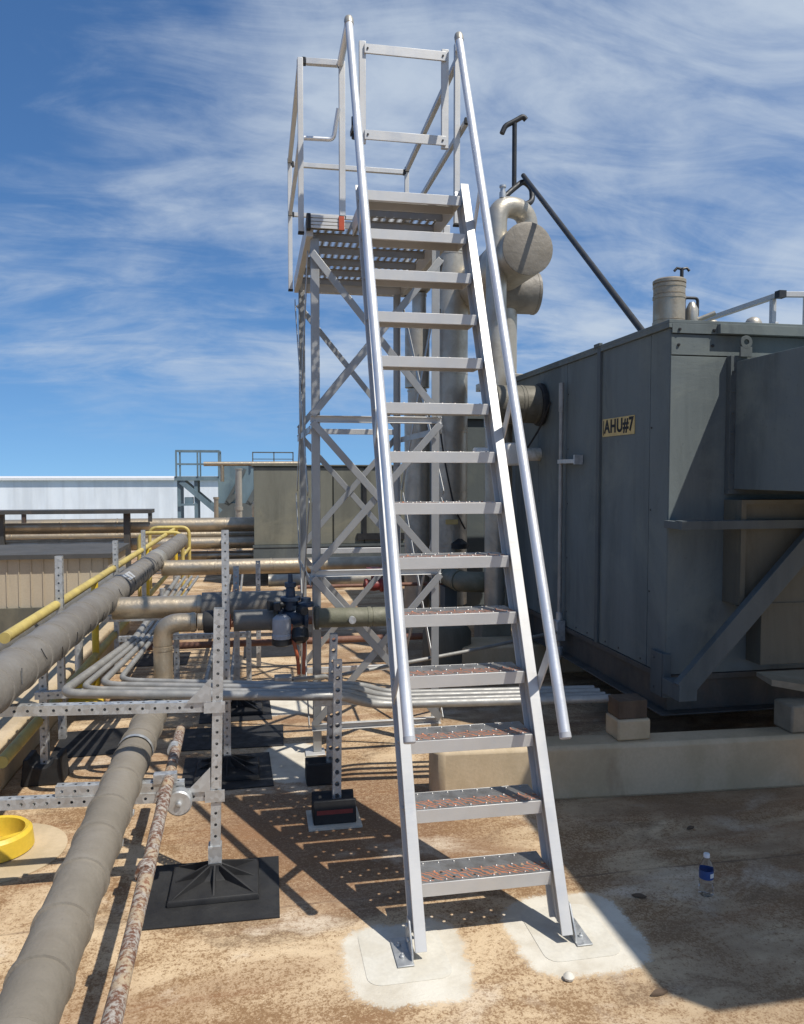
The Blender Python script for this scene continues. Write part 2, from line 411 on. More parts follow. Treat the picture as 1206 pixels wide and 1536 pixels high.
def parent_world(o):
    p = Vector(o.location)
    while o.parent: o = o.parent; p += Vector(o.location)
    return p
def tag(o, label, cat, group=None):
    o['label'] = label; o['category'] = cat
    if group: o['group'] = group
    return o
def thing(name, label, cat, loc=(0, 0, 0), group=None):
    o = bpy.data.objects.new(name, None); COL.objects.link(o); o.location = loc; o.empty_display_size = .1
    return tag(o, label, cat, group)
def struct(o): o['kind'] = 'structure'; return o
def kids(o): return [c for c in bpy.data.objects if c.parent == o]
def copy_tree(o, loc=None, parent=None, label=None):
    c = o.copy(); COL.objects.link(c)
    if parent: c.parent = parent
    if loc is not None: c.location = loc
    if label: c['label'] = label
    for ch in kids(o): copy_tree(ch, None, c)
    return c
def bend(pts, r, n=7):
    """round the corners of a polyline"""
    pts = [Vector(p) for p in pts]; out = [pts[0]]
    for i in range(1, len(pts)-1):
        a = (pts[i-1]-pts[i]); b = (pts[i+1]-pts[i]); rr = min(r, a.length*.49, b.length*.49)
        p0 = pts[i]+a.normalized()*rr; p1 = pts[i]+b.normalized()*rr
        for k in range(n+1):
            t = k/n; out.append(p0*(1-t)**2+pts[i]*2*t*(1-t)+p1*t*t)
    out.append(pts[-1]); return out
def jacketed(mb, pts, r, seg=.45, lip=.004, n=22, jitter=0.):
    """insulated pipe: sleeves of cladding, each lapped over the next"""
    pts = [Vector(p) for p in pts]
    L = [0]
    for a, b in zip(pts, pts[1:]): L.append(L[-1]+(b-a).length)
    def at(s):
        for i in range(len(pts)-1):
            if s <= L[i+1]+1e-6: return pts[i].lerp(pts[i+1], (s-L[i])/max(1e-6, L[i+1]-L[i]))
        return pts[-1]
    cuts = [0]; s = 0
    while s < L[-1]-seg*.4:
        s += seg*(1+random.uniform(-jitter, jitter)); cuts.append(min(s, L[-1]))
    if len(cuts) < 2: cuts.append(L[-1])
    cuts[-1] = L[-1]
    P = []; R = []
    for a, b in zip(cuts, cuts[1:]):
        inner = sorted(x for x in L if a+.012 < x < b-.03)
        for s_, rr in [(a+.001, r)]+[(x, r) for x in inner]+[(b-.032, r), (b-.030, r+lip), (b-.006-r*.03, r+lip), (b-.0055-r*.03, r-lip*.8), (b-.0005, r-lip*.8)]:
            P.append(at(s_)); R.append(rr)
    mb.tube(P, R, n); return mb
def text_mesh(body, size, depth):
    cu = bpy.data.curves.new('lettering', 'FONT'); cu.body = body; cu.size = size; cu.extrude = depth; cu.align_x = 'CENTER'; cu.align_y = 'CENTER'; cu.offset = size*.034; cu.space_character = 1.12
    ob = bpy.data.objects.new('lettering', cu); COL.objects.link(ob)
    dg = bpy.context.evaluated_depsgraph_get(); me = bpy.data.meshes.new_from_object(ob.evaluated_get(dg))
    bpy.data.objects.remove(ob); return me

# ================================================================== SETTING
g = MB(); g.box(-3000, 3000, -3000, 3000, -9.5, -9); struct(g.build('ground', 'far_ground'))
r_ = MB(); r_.add([(-26, -14, 0), (26, -14, 0), (26, 22, 0), (-26, 22, 0), (-26, -14, -9), (26, -14, -9), (26, 22, -9), (-26, 22, -9)],
                  [(0, 1, 2, 3), (0, 4, 5, 1), (1, 5, 6, 2), (2, 6, 7, 3), (3, 7, 4, 0)])
struct(r_.build('flat_roof', 'weathered_roof_coating', smooth=False))

wb = thing('warehouse', 'long white metal-clad warehouse beyond the roof edge', 'building', (-20, 70, -9))
b = MB(); b.box(-75, 4, 55, 95, -9, 1.30); b.build('wall', 'white_siding', wb)
b = MB(); b.box(-75.2, 4.2, 54.8, 95.2, 1.30, 1.46); b.build('roof_trim', 'label_white', wb)

# ================================================================== PLATFORM LADDER
SL = 0.4585                                   # horizontal run per metre of rise
N0 = (.585, 2.714, .225); RISE = .2279; RUN = .1045
def nose_y(z): return N0[1]+(z-N0[2])*SL
lad = thing('platform_ladder', 'tall aluminium ship ladder leading up to a railed platform on a braced tower', 'ladder', (.83, 2.7, 0))
def lp(mb, name, mat='aluminium', bevel=.002, parent=None, solid=0):
    return mb.build(name, mat, parent or lad, bevel=bevel, solid=solid)
for x0, x1, fx, sx in ((.540, .583, .505, -1), (1.087, 1.130, 1.120, 1)):
    z0, z1 = .035, 3.26
    f = lambda z: nose_y(z)-.016
    def quad(a, bb, z0=z0, z1=z1): return [(f(z0)+a, z0), (f(z0)+bb, z0), (f(z1)+bb, z1), (f(z1)+a, z1)]
    mb = MB()
    mb.prism(quad(0, .008), 'x', x0, x1); mb.prism(quad(.122, .130), 'x', x0, x1)
    wx = (x0+.016, x0+.024) if sx < 0 else (x1-.024, x1-.016)
    mb.prism(quad(.0082, .1218), 'x', *wx)
    mb.prism(quad(.035, .039), 'x', wx[0]-.003, wx[1]+.003); mb.prism(quad(.090, .094), 'x', wx[0]-.003, wx[1]+.003)
    so = lp(mb, 'stringer', bevel=.0015)
    xo = x0-.007 if sx < 0 else x1+.007
    fy = f(.05)
    mb = MB()
    mb.prism([(fy-.01, .008), (fy+.12, .008), (fy+.12, .03), (fy+.085, .12), (fy+.05, .12), (fy-.01, .03)], 'x', min(xo, xo+sx*.006), max(xo, xo+sx*.006))
    mb.box(min(xo, xo+sx*.06), max(xo, xo+sx*.06), fy-.03, fy+.14, .004, .0085)
    for yy in (fy+.02, fy+.09): mb.lathe([(.009, 0), (.009, .008), (.005, .0082), (.005, .016)], (xo+sx*.035, yy, .0085), n=8)
    for yy, zz in ((fy+.045, .055), (fy+.075, .09)): mb.lathe([(.009, 0), (.009, .007)], (xo+sx*.006, yy, zz), (sx, 0, 0), n=8)
    lp(mb, 'foot_bracket', 'galvanised_steel', .001)
# treads (one mesh, copied)
def make_tread():
    x0, y0, z0 = N0; w = .5; D = .165
    root = MB()
    # front and back lips, end plates
    root.box(x0, x0+w, y0, y0+.004, z0-.05, z0); root.box(x0, x0+w, y0+D-.004, y0+D, z0-.045, z0)
    for xx in (x0, x0+w-.004): root.box(xx, xx+.004, y0+.0042, y0+D-.0042, z0-.045, z0-.003)
    root.box(x0+.0045, x0+w-.0045, y0+.0045, y0+.016, z0-.05, z0-.046)
    t = root.build('tread', 'aluminium', lad, bevel=.0012)
    pl = MB(); pl.open = True
    nu, nv = 25, 8
    pl.perf((x0, y0+.004, z0-.0005), ((w)/nu, 0, 0), (0, (D-.008)/nv, 0), nu, nv, *[.0062], every=lambda i, j: ((j == 1 and i % 4 == 2) or (j == 3 and i % 4 == 0 and i > 0)))
    bt = pl
    for j, yy in enumerate((.018, .082, .145)):
        for i in range(8 if j % 2 == 0 else 7):
            bt.lathe([(.006, 0), (.005, .0025), (.003, .004), (.001, .0035)], (x0+.035+.061*i+(.03 if j % 2 else 0), y0+yy, z0), n=8)
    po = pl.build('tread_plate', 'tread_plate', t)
    return t
t0 = make_tread()
# give the plate its own frame so the orange bands follow each tread's front edge
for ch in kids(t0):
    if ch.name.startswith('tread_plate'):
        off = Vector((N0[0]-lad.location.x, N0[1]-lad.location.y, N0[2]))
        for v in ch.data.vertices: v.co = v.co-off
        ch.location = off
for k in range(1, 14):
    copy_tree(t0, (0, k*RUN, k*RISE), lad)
# handrails
HB = [Vector((.530, 2.671, .777)), Vector((1.136, 2.719, .739))]
HT = [Vector((.517, 4.282, 4.145)), Vector((1.137, 4.326, 4.145))]
for i in (0, 1):
    d = (HT[i]-HB[i]).normalized()
    mb = MB(); mb.tube([HB[i], HT[i]], .0215, 20); ho = lp(mb, 'handrail', 'tube_aluminium', 0)
    mb = MB(); mb.lathe([(.0225, 0), (.0225, .02), (.018, .024)], HB[i]+d*.012, -d, 20); lp(mb, 'end_cap', 'grey_cover', 0, ho)
    mb = MB(); mb.lathe([(.024, -.03), (.026, 0), (.022, .018), (.01, .026)], HT[i], d, 18); lp(mb, 'knuckle', 'steel_jacket', 0, ho)
    sx = (.540, 1.130)[i]
    for z in (.98, 2.02, 3.12):
        k = (z-HB[i].z)/(HT[i].z-HB[i].z); p = HB[i].lerp(HT[i], k+.02)
        q = Vector((sx+(-.004 if i == 0 else .004), nose_y(z-.16)+.045, z-.16))
        mb = MB(); mb.bar(q, p, .006, .05, (0, 1, .5)); lp(mb, 'handrail_bracket')
# tower legs and braces
TX = (.34, 1.13); TY = (4.74, 6.10); DZ = 3.235
for ix, x in enumerate(TX):
    for iy, y in enumerate(TY):
        mb = MB(); mb.angle((x, y, .012), (x, y, DZ-.11), .05, .006, (1 if ix == 0 else -1, 0, 0), (0, 1 if iy == 0 else -1, 0)); lo = lp(mb, 'tower_leg', 'plank_metal')
        mb = MB(); mb.box(x-.05, x+.07 if ix == 0 else x+.05, y-.05, y+.07, .003, .011); lp(mb, 'base_plate', parent=lo)
ZL = (.17, 1.115, 2.05, 3.05)
for iy, y in enumerate(TY):
    oy = -.008 if iy == 0 else .008
    for z in ZL[:3]:
        mb = MB(); mb.bar((TX[0]-.01, y+oy, z), (TX[1]+.01, y+oy, z), .006, .042); mb.bar((TX[0]-.01, y+oy*2.6, z+.018), (TX[1]+.01, y+oy*2.6, z+.018), .022, .005); mb.bar((TX[0]-.01, y+oy*2.6, z-.018), (TX[1]+.01, y+oy*2.6, z-.018), .022, .005)
        lp(mb, 'cross_bar')
    for za, zb in zip(ZL, ZL[1:]):
        for k, (a, bq) in enumerate(((TX[0], TX[1]), (TX[1], TX[0]))):
            yy = y+oy*(4.6+k*1.6)
            mb = MB(); mb.bar((a, yy, za+.02), (bq, yy, zb-.02), .006, .043); lp(mb, 'diagonal_brace', 'plank_metal')
for ix, x in enumerate(TX):
    ox = -.01 if ix == 0 else .01
    for z in ZL[1:3]:
        mb = MB(); mb.bar((x+ox, TY[0], z-.06), (x+ox, TY[1], z-.06), .006, .042, (0, 0, 1)); lp(mb, 'side_bar', 'plank_metal')
    for za, zb in ((1.60, 3.04), (.17, 1.56)):
        mb = MB(); mb.bar((x+ox*1.8, TY[0], zb), (x+ox*1.8, TY[1], za), .006, .045); lp(mb, 'diagonal_brace', 'plank_metal')
        mb = MB(); mb.bar((x+ox*2.6, TY[1], zb), (x+ox*2.6, TY[0], za), .006, .045); lp(mb, 'diagonal_brace', 'plank_metal')
# knee braces under the platform front
for x, y0, y1, z0, z1 in ((TX[0]+.03, TY[0], TY[0]+.45, 2.6, 3.06),):
    pass
# platform: side beams, deck planks
PX0, PX1, PY0, PY1 = .312, 1.185, 4.70, 6.16
for x in (PX0, PX1-.04):
    mb = MB(); mb.box(x, x+.04, PY0, PY1, DZ-.115, DZ); lp(mb, 'platform_beam')
mb = MB(); mb.box(PX0+.041, PX1-.041, PY1-.04, PY1, DZ-.115, DZ); lp(mb, 'platform_beam')
mb = MB()
for k in range(4): mb.box(PX0+.02, .535, PY0-.05, PY0-.012, DZ-.078+k*.02, DZ-.062+k*.02)
mb.box(PX0+.02, .535, PY0-.04, PY0-.02, DZ-.078, DZ-.002); fb = lp(mb, 'front_beam', bevel=.001)
mb = MB(); mb.box(PX0-.002, PX0+.022, PY0-.056, PY0-.004, DZ-.084, DZ+.004); lp(mb, 'end_cap', 'rubber', .002, fb)
mb = MB(); mb.box(.498, .530, PY0-.058, PY0-.0505, DZ-.084, DZ-.004); lp(mb, 'end_tape', 'hose_red', .001, fb)
def plank(x0, x1, y0, y1):
    mb = MB(); mb.open = True
    nu = int((x1-x0)/.046); nv = 11
    U = ((x1-x0)/nu, 0, 0); V = (0, (y1-y0)/nv, 0)
    mb.perf((x0, y0, DZ-.012), U, V, nu, nv, .0195, .72, .56, every=lambda i, j: 0 < j < nv-1 and j != 5)
    for ya, yb in ((y0, y0+.004), (y1-.004, y1)): mb.box(x0, x1, ya, yb, DZ-.055, DZ-.012)
    # serrated teeth raised round the punched diamonds
    for i in range(nu+1):
        for j in range(1, nv-1):
            if j == 5: continue
            cx = min(max(x0+U[0]*i, x0+.008), x1-.008); cy = y0+V[1]*(j+.5)
            mb.add([(cx-.006, cy-.008, DZ-.012), (cx+.006, cy-.008, DZ-.012), (cx+.006, cy+.008, DZ-.012), (cx-.006, cy+.008, DZ-.012), (cx, cy-.003, DZ+.002), (cx, cy+.003, DZ+.002)], [(0, 1, 4), (2, 3, 5), (1, 2, 5, 4), (3, 0, 4, 5)])
    lp(mb, 'deck_plank', 'plank_metal', 0)
n_p = 5; pw = (PY1-.05-PY0)/n_p
for k in range(n_p): plank(PX0+.042, PX1-.042, PY0+k*pw+.004, PY0+(k+1)*pw-.004)
plank(.592, 1.078, 4.245, 4.465); plank(.592, 1.078, 4.473, 4.692)
for x in (.5845, 1.0795):
    mb = MB(); mb.box(x, x+.006, 4.2, 4.698, DZ-.10, DZ); lp(mb, 'landing_beam')
# guard rails
RZ = 4.09; MZ = 3.695
def post(x, y, z0, z1, w=.032):
    mb = MB(); mb.box(x-w/2, x+w/2, y-w/2, y+w/2, z0, z1)
    p = lp(mb, 'rail_post'); mb = MB(); mb.box(x-w/2-.002, x+w/2+.002, y-w/2-.002, y+w/2+.002, z0-.012, z0-.0005); lp(mb, 'end_cap', 'rubber', .001, p); return p
def rail(a, b, w=.03, name='guard_rail'):
    mb = MB(); mb.bar(a, b, w, w*1.15); a = Vector(a); b = Vector(b); d = (b-a).normalized()
    o = lp(mb, name); mb = MB()
    for p, dd in ((a, -d), (b, d)): mb.bar(p+dd*.001, p+dd*.022, w+.004, w*1.15+.004)
    lp(mb, 'rail_end', 'black_iron', .002, o); return o
LX, RX = PX0-.030, PX1+.002
post(LX, 4.72, 3.15, RZ+.06); post(LX, 6.10, 3.13, RZ); post(RX, 6.10, 3.13, RZ); post(RX-.03, 4.44, 3.16, 4.17); post(.525, 4.70, DZ+.012, 4.14, .036)
rail((LX, 4.76, RZ+.045), (LX, 6.08, RZ)); rail((RX, 4.50, RZ+.05), (RX, 6.08, RZ)); rail((LX+.03, 6.10, RZ-.02), (RX-.03, 6.10, RZ-.02)); rail((LX+.035, 4.72, RZ+.045), (.50, 4.70, RZ+.04))
rail((LX, 4.76, MZ), (LX, 6.08, MZ), .026, 'mid_rail'); rail((RX, 4.34, MZ), (RX, 6.08, MZ), .026, 'mid_rail'); rail((LX+.03, 6.10, MZ), (RX-.03, 6.10, MZ), .026, 'mid_rail')
mb = MB(); mb.tube(bend([(LX+.02, 4.72, MZ), (.475, 4.71, MZ), (.500, 4.66, MZ+.16)], .03), .013, 12); lp(mb, 'mid_rail', 'tube_aluminium', 0)
mb = MB(); mb.tube([(HT[0].x, HT[0].y+.01, HT[0].z), (.515, 4.69, 4.125)], .02, 14); lp(mb, 'guard_rail', 'tube_aluminium', 0)
mb = MB(); mb.tube([(HT[1].x, HT[1].y+.01, 4.142), (RX, 4.52, 4.125)], .02, 14); lp(mb, 'guard_rail', 'tube_aluminium', 0)
# swing gate
gy = 4.385
gt = MB(); gt.box(.585, .622, gy-.012, gy+.012, 3.55, 4.10); gate = lp(gt, 'gate_stile')
mb = MB(); mb.box(1.052, 1.092, gy-.012, gy+.012, 3.555, 4.10); lp(mb, 'gate_stile')
for z in (4.055, 3.592):
    mb = MB(); mb.box(.612, 1.075, gy-.0235, gy-.0125, z-.026, z+.026); go = lp(mb, 'gate_bar')
    mb = MB()
    for x in (.63, 1.055): mb.lathe([(.006, 0), (.006, .004)], (x, gy-.0235, z), (0, -1, 0), 8)
    mb.build_each('bolt', 'black_iron', go)
mb = MB(); mb.box(.545, .584, gy+.013, gy+.09, 3.62, 3.65); mb.lathe([(.018, 0), (.018, .12)], (.568, 4.45, 3.60), n=12); lp(mb, 'gate_hinge', 'black_iron')

# ================================================================== CURB, AIR HANDLER, DUCTS
def roundbox(mb, x0, x1, y0, y1, z0, z1): return mb.box(x0, x1, y0, y1, z0, z1)
cb = MB(); cb.prism([(.905, 3.90), (.935, 3.86), (2.2, 3.77), (5.6, 3.62), (5.6, 3.80), (2.2, 3.95), (.935, 4.06), (.905, 4.02)], 'z', -.01, .285)
tag(cb.build('equipment_curb', 'cream_coating', None, (2.5, 4, 0), bevel=.022), 'long cream coated roof curb crossing behind the ladder foot', 'curb')
cb = MB(); cb.box(1.7, 5.6, 6.3, 6.7, -.01, .26)
tag(cb.build('equipment_curb', 'cream_coating', None, (3.2, 6.5, 0), bevel=.022), 'rear roof curb in the dark under the grey air handler', 'curb')
pb = thing('support_block', 'small cream block with dark timber top on the curb beside the air handler', 'block', (2.0, 3.96, .265))
mb = MB(); mb.box(1.90, 2.09, 3.83, 3.99, .2855, .40); mb.build('block', 'cream_coating', pb, bevel=.012)
mb = MB(); mb.box(1.91, 2.075, 3.845, 3.98, .4005, .50); mb.build('timber_cap', 'timber', pb, bevel=.004)
pb = thing('support_block', 'plain cream block on the curb at the right edge below the lower duct', 'block', (2.98, 3.86, .265))
mb = MB(); mb.box(2.90, 3.12, 3.77, 3.93, .2855, .44); mb.build('block', 'dirty_cream', pb, bevel=.012)

AX, AY, AYE, AXE, AZ0, AZ1 = 2.38, 4.20, 7.02, 5.4, .53, 2.60
ahu = thing('air_handling_unit', 'large slate grey air handling unit standing on the curb', 'air handler', (3.6, 5.4, .27))
mb = MB(); mb.box(AX+.012, AXE, AY+.012, AYE, AZ0, AZ1-.01); mb.build('casing', 'slate_steel', ahu)
seams = [AY, 4.425, 5.115, 5.72, 6.33, AYE]
for a, b_ in zip(seams, seams[1:]):
    mb = MB(); mb.box(AX-.004, AX+.0115, a+.003, b_-.003, AZ0+.002, AZ1-.035); mb.build('side_panel', 'slate_paint', ahu, bevel=.002)
mb = MB(); mb.box(AX-.022, AX-.0045, 5.10, 5.15, AZ0, AZ1-.005); mb.box(AX-.030, AX-.0045, 5.10, 5.19, AZ1+.001, AZ1+.026); mb.build('joint_strip', 'slate_steel', ahu, bevel=.002)
mb = MB(); mb.box(AX, AXE, AY-.004, AY+.0115, AZ0+.002, 2.405); mb.build('front_panel', 'slate_paint', ahu, bevel=.002)
mb = MB(); mb.box(AX, AXE, AY-.004, AY+.0115, 2.412, 2.532); mb.build('front_fascia', 'slate_paint', ahu, bevel=.002)
rf = MB(); rf.box(AX-.02, AXE, AY-.012, AYE, AZ1-.008, AZ1+.012); rf.box(AX-.02, AX+.005, AY-.012, AYE, AZ1-.034, AZ1-.0085)
rf.box(AX, AX+.285, AY-.014, AY-.0045, 2.535, AZ1-.0085); rf.box(AX+.285, AXE, AY-.046, AY-.0045, 2.535, AZ1-.0085)
ro = rf.build('roof', 'slate_paint', ahu, bevel=.002)
mb = MB()
for x in (AX+.045, AX+.262):
    for z in (2.558, 2.47): mb.lathe([(.009, 0), (.009, .006), (.006, .009)], (x, AY-.0145 if z > 2.5 else AY-.0045, z), (0, -1, 0), 10)
for yy in (4.32, 4.5, 4.8, 5.0, 5.3, 5.5): mb.lathe([(.006, 0), (.006, .004)], (AX-.0042, yy, AZ0+.03), (-1, 0, 0), 8)
for yy in (5.69, 6.30):
    for k in range(5): mb.lathe([(.0055, 0), (.004, .004)], (AX-.0042, yy, .65+k*.42), (-1, 0, 0), 7)
for zz in (1.0, 1.5, 2.0): mb.lathe([(.006, 0), (.006, .004)], (AX-.0042, 4.40, zz), (-1, 0, 0), 8)
mb.build_each('bolt', 'black_iron', ahu)
bf = MB(); bf.box(AX+.02, AXE, AY+.02, AYE, .31, AZ0-.002); bf.box(AX-.05, AXE, AY-.05, AYE, .300, .3095); bf.box(AX-.012, AX+.0195, AY-.012, AYE, AZ0-.035, AZ0-.001)
bf.box(AX+.02, AXE, AY-.012, AY+.0195, AZ0-.035, AZ0-.001)
bo = bf.build('base_frame', 'stained_steel', ahu, bevel=.002)
mb = MB(); mb.box(AX-.028, AX-.0125, AY-.005, AY+.13, .40, .66); mb.box(AX-.028, AX+.02, AY-.028, AY-.0125, .40, .66)
for z in (.44, .62): mb.lathe([(.008, 0), (.008, .006)], (AX-.028, AY+.09, z), (-1, 0, 0), 8)
mb.build('corner_plate', 'slate_steel', ahu, bevel=.002)
mb = MB(); mb.box(AX-.03, 3.6, AY-.20, AY-.165, 1.405, 1.455); mb.box(AX-.03, 3.6, AY-.1645, AY-.125, 1.45, 1.455); mb.box(AX-.03, AX+.06, AY-.1645, AY-.0045, 1.405, 1.449); mb.build('rail', 'slate_steel', ahu, bevel=.002)
br = MB(); br.bar((2.36, 3.985, .50), (3.32, 3.985, 1.51), .05, .115, (0, 0, 1)); br.build('brace', 'slate_steel', ahu, bevel=.003)
br = MB(); br.box(2.33, 2.44, 3.96, AY-.051, .44, .53); br.build('brace_foot', 'slate_steel', ahu, bevel=.002)
mb = MB(); mb.box(2.30, 3.4, AYE+.03, 8.0, 2.585, 2.66); mb.box(2.36, 3.4, AYE+.06, 7.9, 2.2, 2.584); mb.build('rear_hood', 'steel_jacket', ahu, bevel=.003)
lk = MB()
# sign
sg = MB(); sg.box(AX-.0095, AX-.0048, 4.615, 5.075, 1.975, 2.095); so = sg.build('name_sign', 'sign_yellow', ahu, bevel=0)
tm = text_mesh('AHU#7', .122, .0008)
tm.transform(Matrix.Scale(1.0, 4, (1, 0, 0)))
to = bpy.data.objects.new('lettering', tm); COL.objects.link(to); tm.materials.clear(); tm.materials.append(M['ink']); to.parent = so
to.rotation_euler = Matrix(((0, 0, -1), (-1, 0, 0), (0, 1, 0))).to_euler()
to.location = Vector((AX-.0106, 4.835, 2.037))-parent_world(so)
mb = MB(); mb.box(AX-.0108, AX-.0096, 5.052, 5.062, 1.985, 2.085); mb.build('sign_mark', 'ink', so)

# ducts on the front of the unit
ud = thing('air_duct', 'dark grey rectangular duct joining the upper front of the air handler', 'duct', (3.2, 3.0, 1.63))
mb = MB(); mb.box(2.77, 3.7, 1.75, AY-.0055, 1.63, 2.375); mb.build('duct_run', 'slate_paint', ud, bevel=.003)
mb = MB(); mb.box(2.735, 3.73, AY-.05, AY-.006, 1.60, 1.6295); mb.box(2.735, 2.7695, AY-.05, AY-.006, 1.63, 2.41); mb.box(2.77, 3.73, AY-.05, AY-.006, 2.3755, 2.41)
for z in (1.72, 1.84, 1.96, 2.08, 2.2, 2.32): mb.lathe([(.008, 0), (.008, .006)], (2.752, AY-.05, z), (0, -1, 0), 8)
mb.build('flange', 'slate_steel', ud, bevel=.002)
ring = []
for k in range(25):
    a = 2*PI*k/24; ring.append([Vector((2.815+r*math.cos(a), yy, 2.485+r*math.sin(a))) for r, yy in ((.038, AY-.076), (.038, AY-.062), (.016, AY-.062), (.016, AY-.076))])
lk.loft(ring, False); lk.box(2.777, 2.853, AY-.0755, AY-.0625, 2.40, 2.458)
lk.build('lifting_lug', 'slate_steel', ud, bevel=.002)
mb = MB(); mb.box(2.675, 3.75, .945, 3.25, 2.95, 3.25); mb.build('shade_caster', 'slate_paint', ud, bevel=.004)  # unseen slab, added and shaped to cast the ground shade at right
mb = MB(); mb.box(2.80, 3.67, 1.78, 2.45, 2.3755, 2.9495); mb.build('shade_caster_neck', 'slate_paint', ud, bevel=.003)
mb = MB()
for x, y in ((2.735, 2.1), (2.735, 3.15), (3.735, 1.1), (3.735, 3.15)): mb.box(x-.03, x+.03, y-.03, y+.03, 0, 2.9495)
mb.build_each('shade_caster_leg', 'slate_steel', ud)
ld = thing('air_duct', 'olive grey lower duct box behind the diagonal brace at right', 'duct', (3.2, 4.1, .6))
mb = MB(); mb.box(2.735, 3.75, 4.055, AY-.0055, .96, 1.57); mb.box(2.90, 3.75, 4.055, AY-.0055, .60, .959); mb.build('duct_run', 'olive_paint', ld, bevel=.003)
mb = MB(); mb.box(2.73, 3.75, 4.047, 4.0545, .955, .965); mb.box(2.735, 2.765, 4.02, 4.0545, .966, 1.57); mb.box(2.7655, 3.75, 4.03, 4.0545, 1.545, 1.57); mb.build('seam_strip', 'olive_paint', ld)
mb = MB(); mb.add([(2.88, 4.06, .56), (3.75, 4.06, .56), (3.75, 3.72, .42), (2.88, 3.92, .55), (2.88, 4.06, .535), (3.75, 4.06, .535), (3.75, 3.72, .36), (2.88, 3.92, .515)],
                  [(0, 1, 2, 3), (4, 7, 6, 5), (0, 3, 7, 4), (3, 2, 6, 7), (2, 1, 5, 6), (1, 0, 4, 5)])
mb.build('drip_board', 'dirty_cream', ld)

# conduit up the side of the unit
cd = thing('vertical_conduit', 'thin grey conduit rising up the long side of the air handler', 'conduit', (2.33, 5.72, .27))
mb = MB(); mb.tube([(2.33, 5.72, .27), (2.33, 5.72, 2.36)], .016, 12); mb.lathe([(.021, 0), (.021, .22)], (2.33, 5.72, 2.2), n=12); mb.build('tube', 'conduit', cd)
mb = MB(); mb.box(2.295, 2.365, 5.68, 5.76, .42, .58); mb.lathe([(.026, 0), (.026, .06)], (2.33, 5.72, .58), n=12); mb.lathe([(.03, 0), (.03, .08)], (2.33, 5.72, .29), n=12); mb.build('junction_box', 'galvanised_steel', cd, bevel=.004)
mb = MB(); mb.box(2.31, 2.372, 5.42, 5.74, 1.80, 1.83); mb.box(2.305, 2.372, 5.40, 5.42, 1.79, 1.86); mb.build('bracket', 'galvanised_steel', cd)
def px_pt(*a): return Vector(a)
mb = MB(); mb.tube([(2.29, 5.69, .49), (1.55, 5.3, .475), (.42, 4.72, .475)], .0125, 10)
tag(mb.build('sloping_conduit', 'conduit', None, (1.4, 5.2, .48)), 'single thin conduit running at a slant behind the lower treads', 'conduit')
# pipes entering the side
pd = thing('duct_stub', 'stained round duct stub entering the top of the unit side', 'duct', (2.1, 6.25, 2.1))
mb = MB(); jacketed(mb, [(1.95, 6.25, 2.30), (2.33, 6.25, 2.30)], .155, .25, .004, 26); mb.build('sleeve', 'shaded_wrap', pd)
mb = MB(); mb.lathe([(.165, 0), (.178, .01), (.178, .04), (.16, .045)], (2.325, 6.25, 2.30), (1, 0, 0), 28); mb.build('collar', 'rubber', pd)
pv = thing('drain_pipe', 'short white plastic pipe with a square coupling entering the unit side', 'pipe', (2.1, 6.3, 1.85))
mb = MB(); mb.tube([(1.80, 6.3, 1.885), (2.375, 6.3, 1.885)], .055, 18); mb.build('tube', 'pvc', pv)
mb = MB(); mb.box(2.06, 2.19, 6.215, 6.385, 1.79, 1.98); mb.build('coupling', 'pvc', pv, bevel=.02)
mb = MB(); mb.tube(bend([(2.25, 6.25, 1.94), (2.32, 6.15, 2.1), (2.36, 6.02, 2.3)], .08), .008, 8); mb.build('cable', 'rubber', pv)

# ================================================================== TALL INSULATED PIPES BEHIND THE LADDER
def jpipe(name, mat, label, pts, r, seg=.45, group=None, parent=None, n=24, lip=.006, part='sleeve'):
    mb = MB(); jacketed(mb, pts, r, seg, lip, n, .1)
    if parent: return mb.build(part, mat, parent)
    return tag(mb.build(name, mat, None, pts[0]), label, 'pipe', group)
pa = thing('riser_pipe', 'thickest upright insulated pipe directly behind the ladder treads', 'pipe', (1.98, 8.0, 0))
jpipe('', 'steel_jacket', '', [(2.02, 8.0, .35), (2.02, 8.0, 4.0)], .185, .62, parent=pa, n=30, lip=.003)
mb = MB(); mb.lathe([(.19, 0), (.19, .03), (.12, .08)], (2.02, 8.0, 4.0), n=28); mb.build('end_cap', 'steel_jacket', pa)
mb = MB(); mb.box(1.90, 2.14, 7.88, 8.12, 0, .36); mb.build('pedestal', 'cream_coating', pa, bevel=.02)
mb = MB(); mb.box(1.93, 2.06, 7.80, 7.815, 1.20, 1.25); mb.build('tag', 'sign_yellow', pa)
mb = MB(); mb.tube(bend([(1.87, 7.83, 3.4), (1.83, 7.86, 2.6), (1.90, 7.79, 1.9), (2.02, 7.78, 1.35), (2.14, 7.82, 1.15)], .25), .009, 8); mb.build('cable', 'rubber', pa)
mb = MB(); mb.lathe([(.09, 0), (.09, .05), (.02, .1)], (2.08, 7.8, .95), n=16); mb.build('cap', 'rubber', pa)
pb_ = thing('riser_pipe', 'shorter upright insulated pipe with a narrow neck left of the thickest one', 'pipe', (1.66, 8.15, 0))
jpipe('', 'steel_jacket', '', [(1.70, 8.15, .2), (1.70, 8.15, 2.35)], .135, .6, parent=pb_, n=26)
jpipe('', 'steel_jacket', '', [(1.70, 8.15, 2.36), (1.70, 8.15, 2.62)], .10, .3, parent=pb_, n=24, part='neck')
jpipe('', 'steel_jacket', '', [(1.70, 8.15, 2.63), (1.70, 8.15, 3.38)], .13, .6, parent=pb_, n=26)
jpipe('', 'steel_jacket', '', [(1.72, 8.15, 3.39), (1.72, 8.15, 3.62)], .075, .3, parent=pb_, n=22, part='neck')
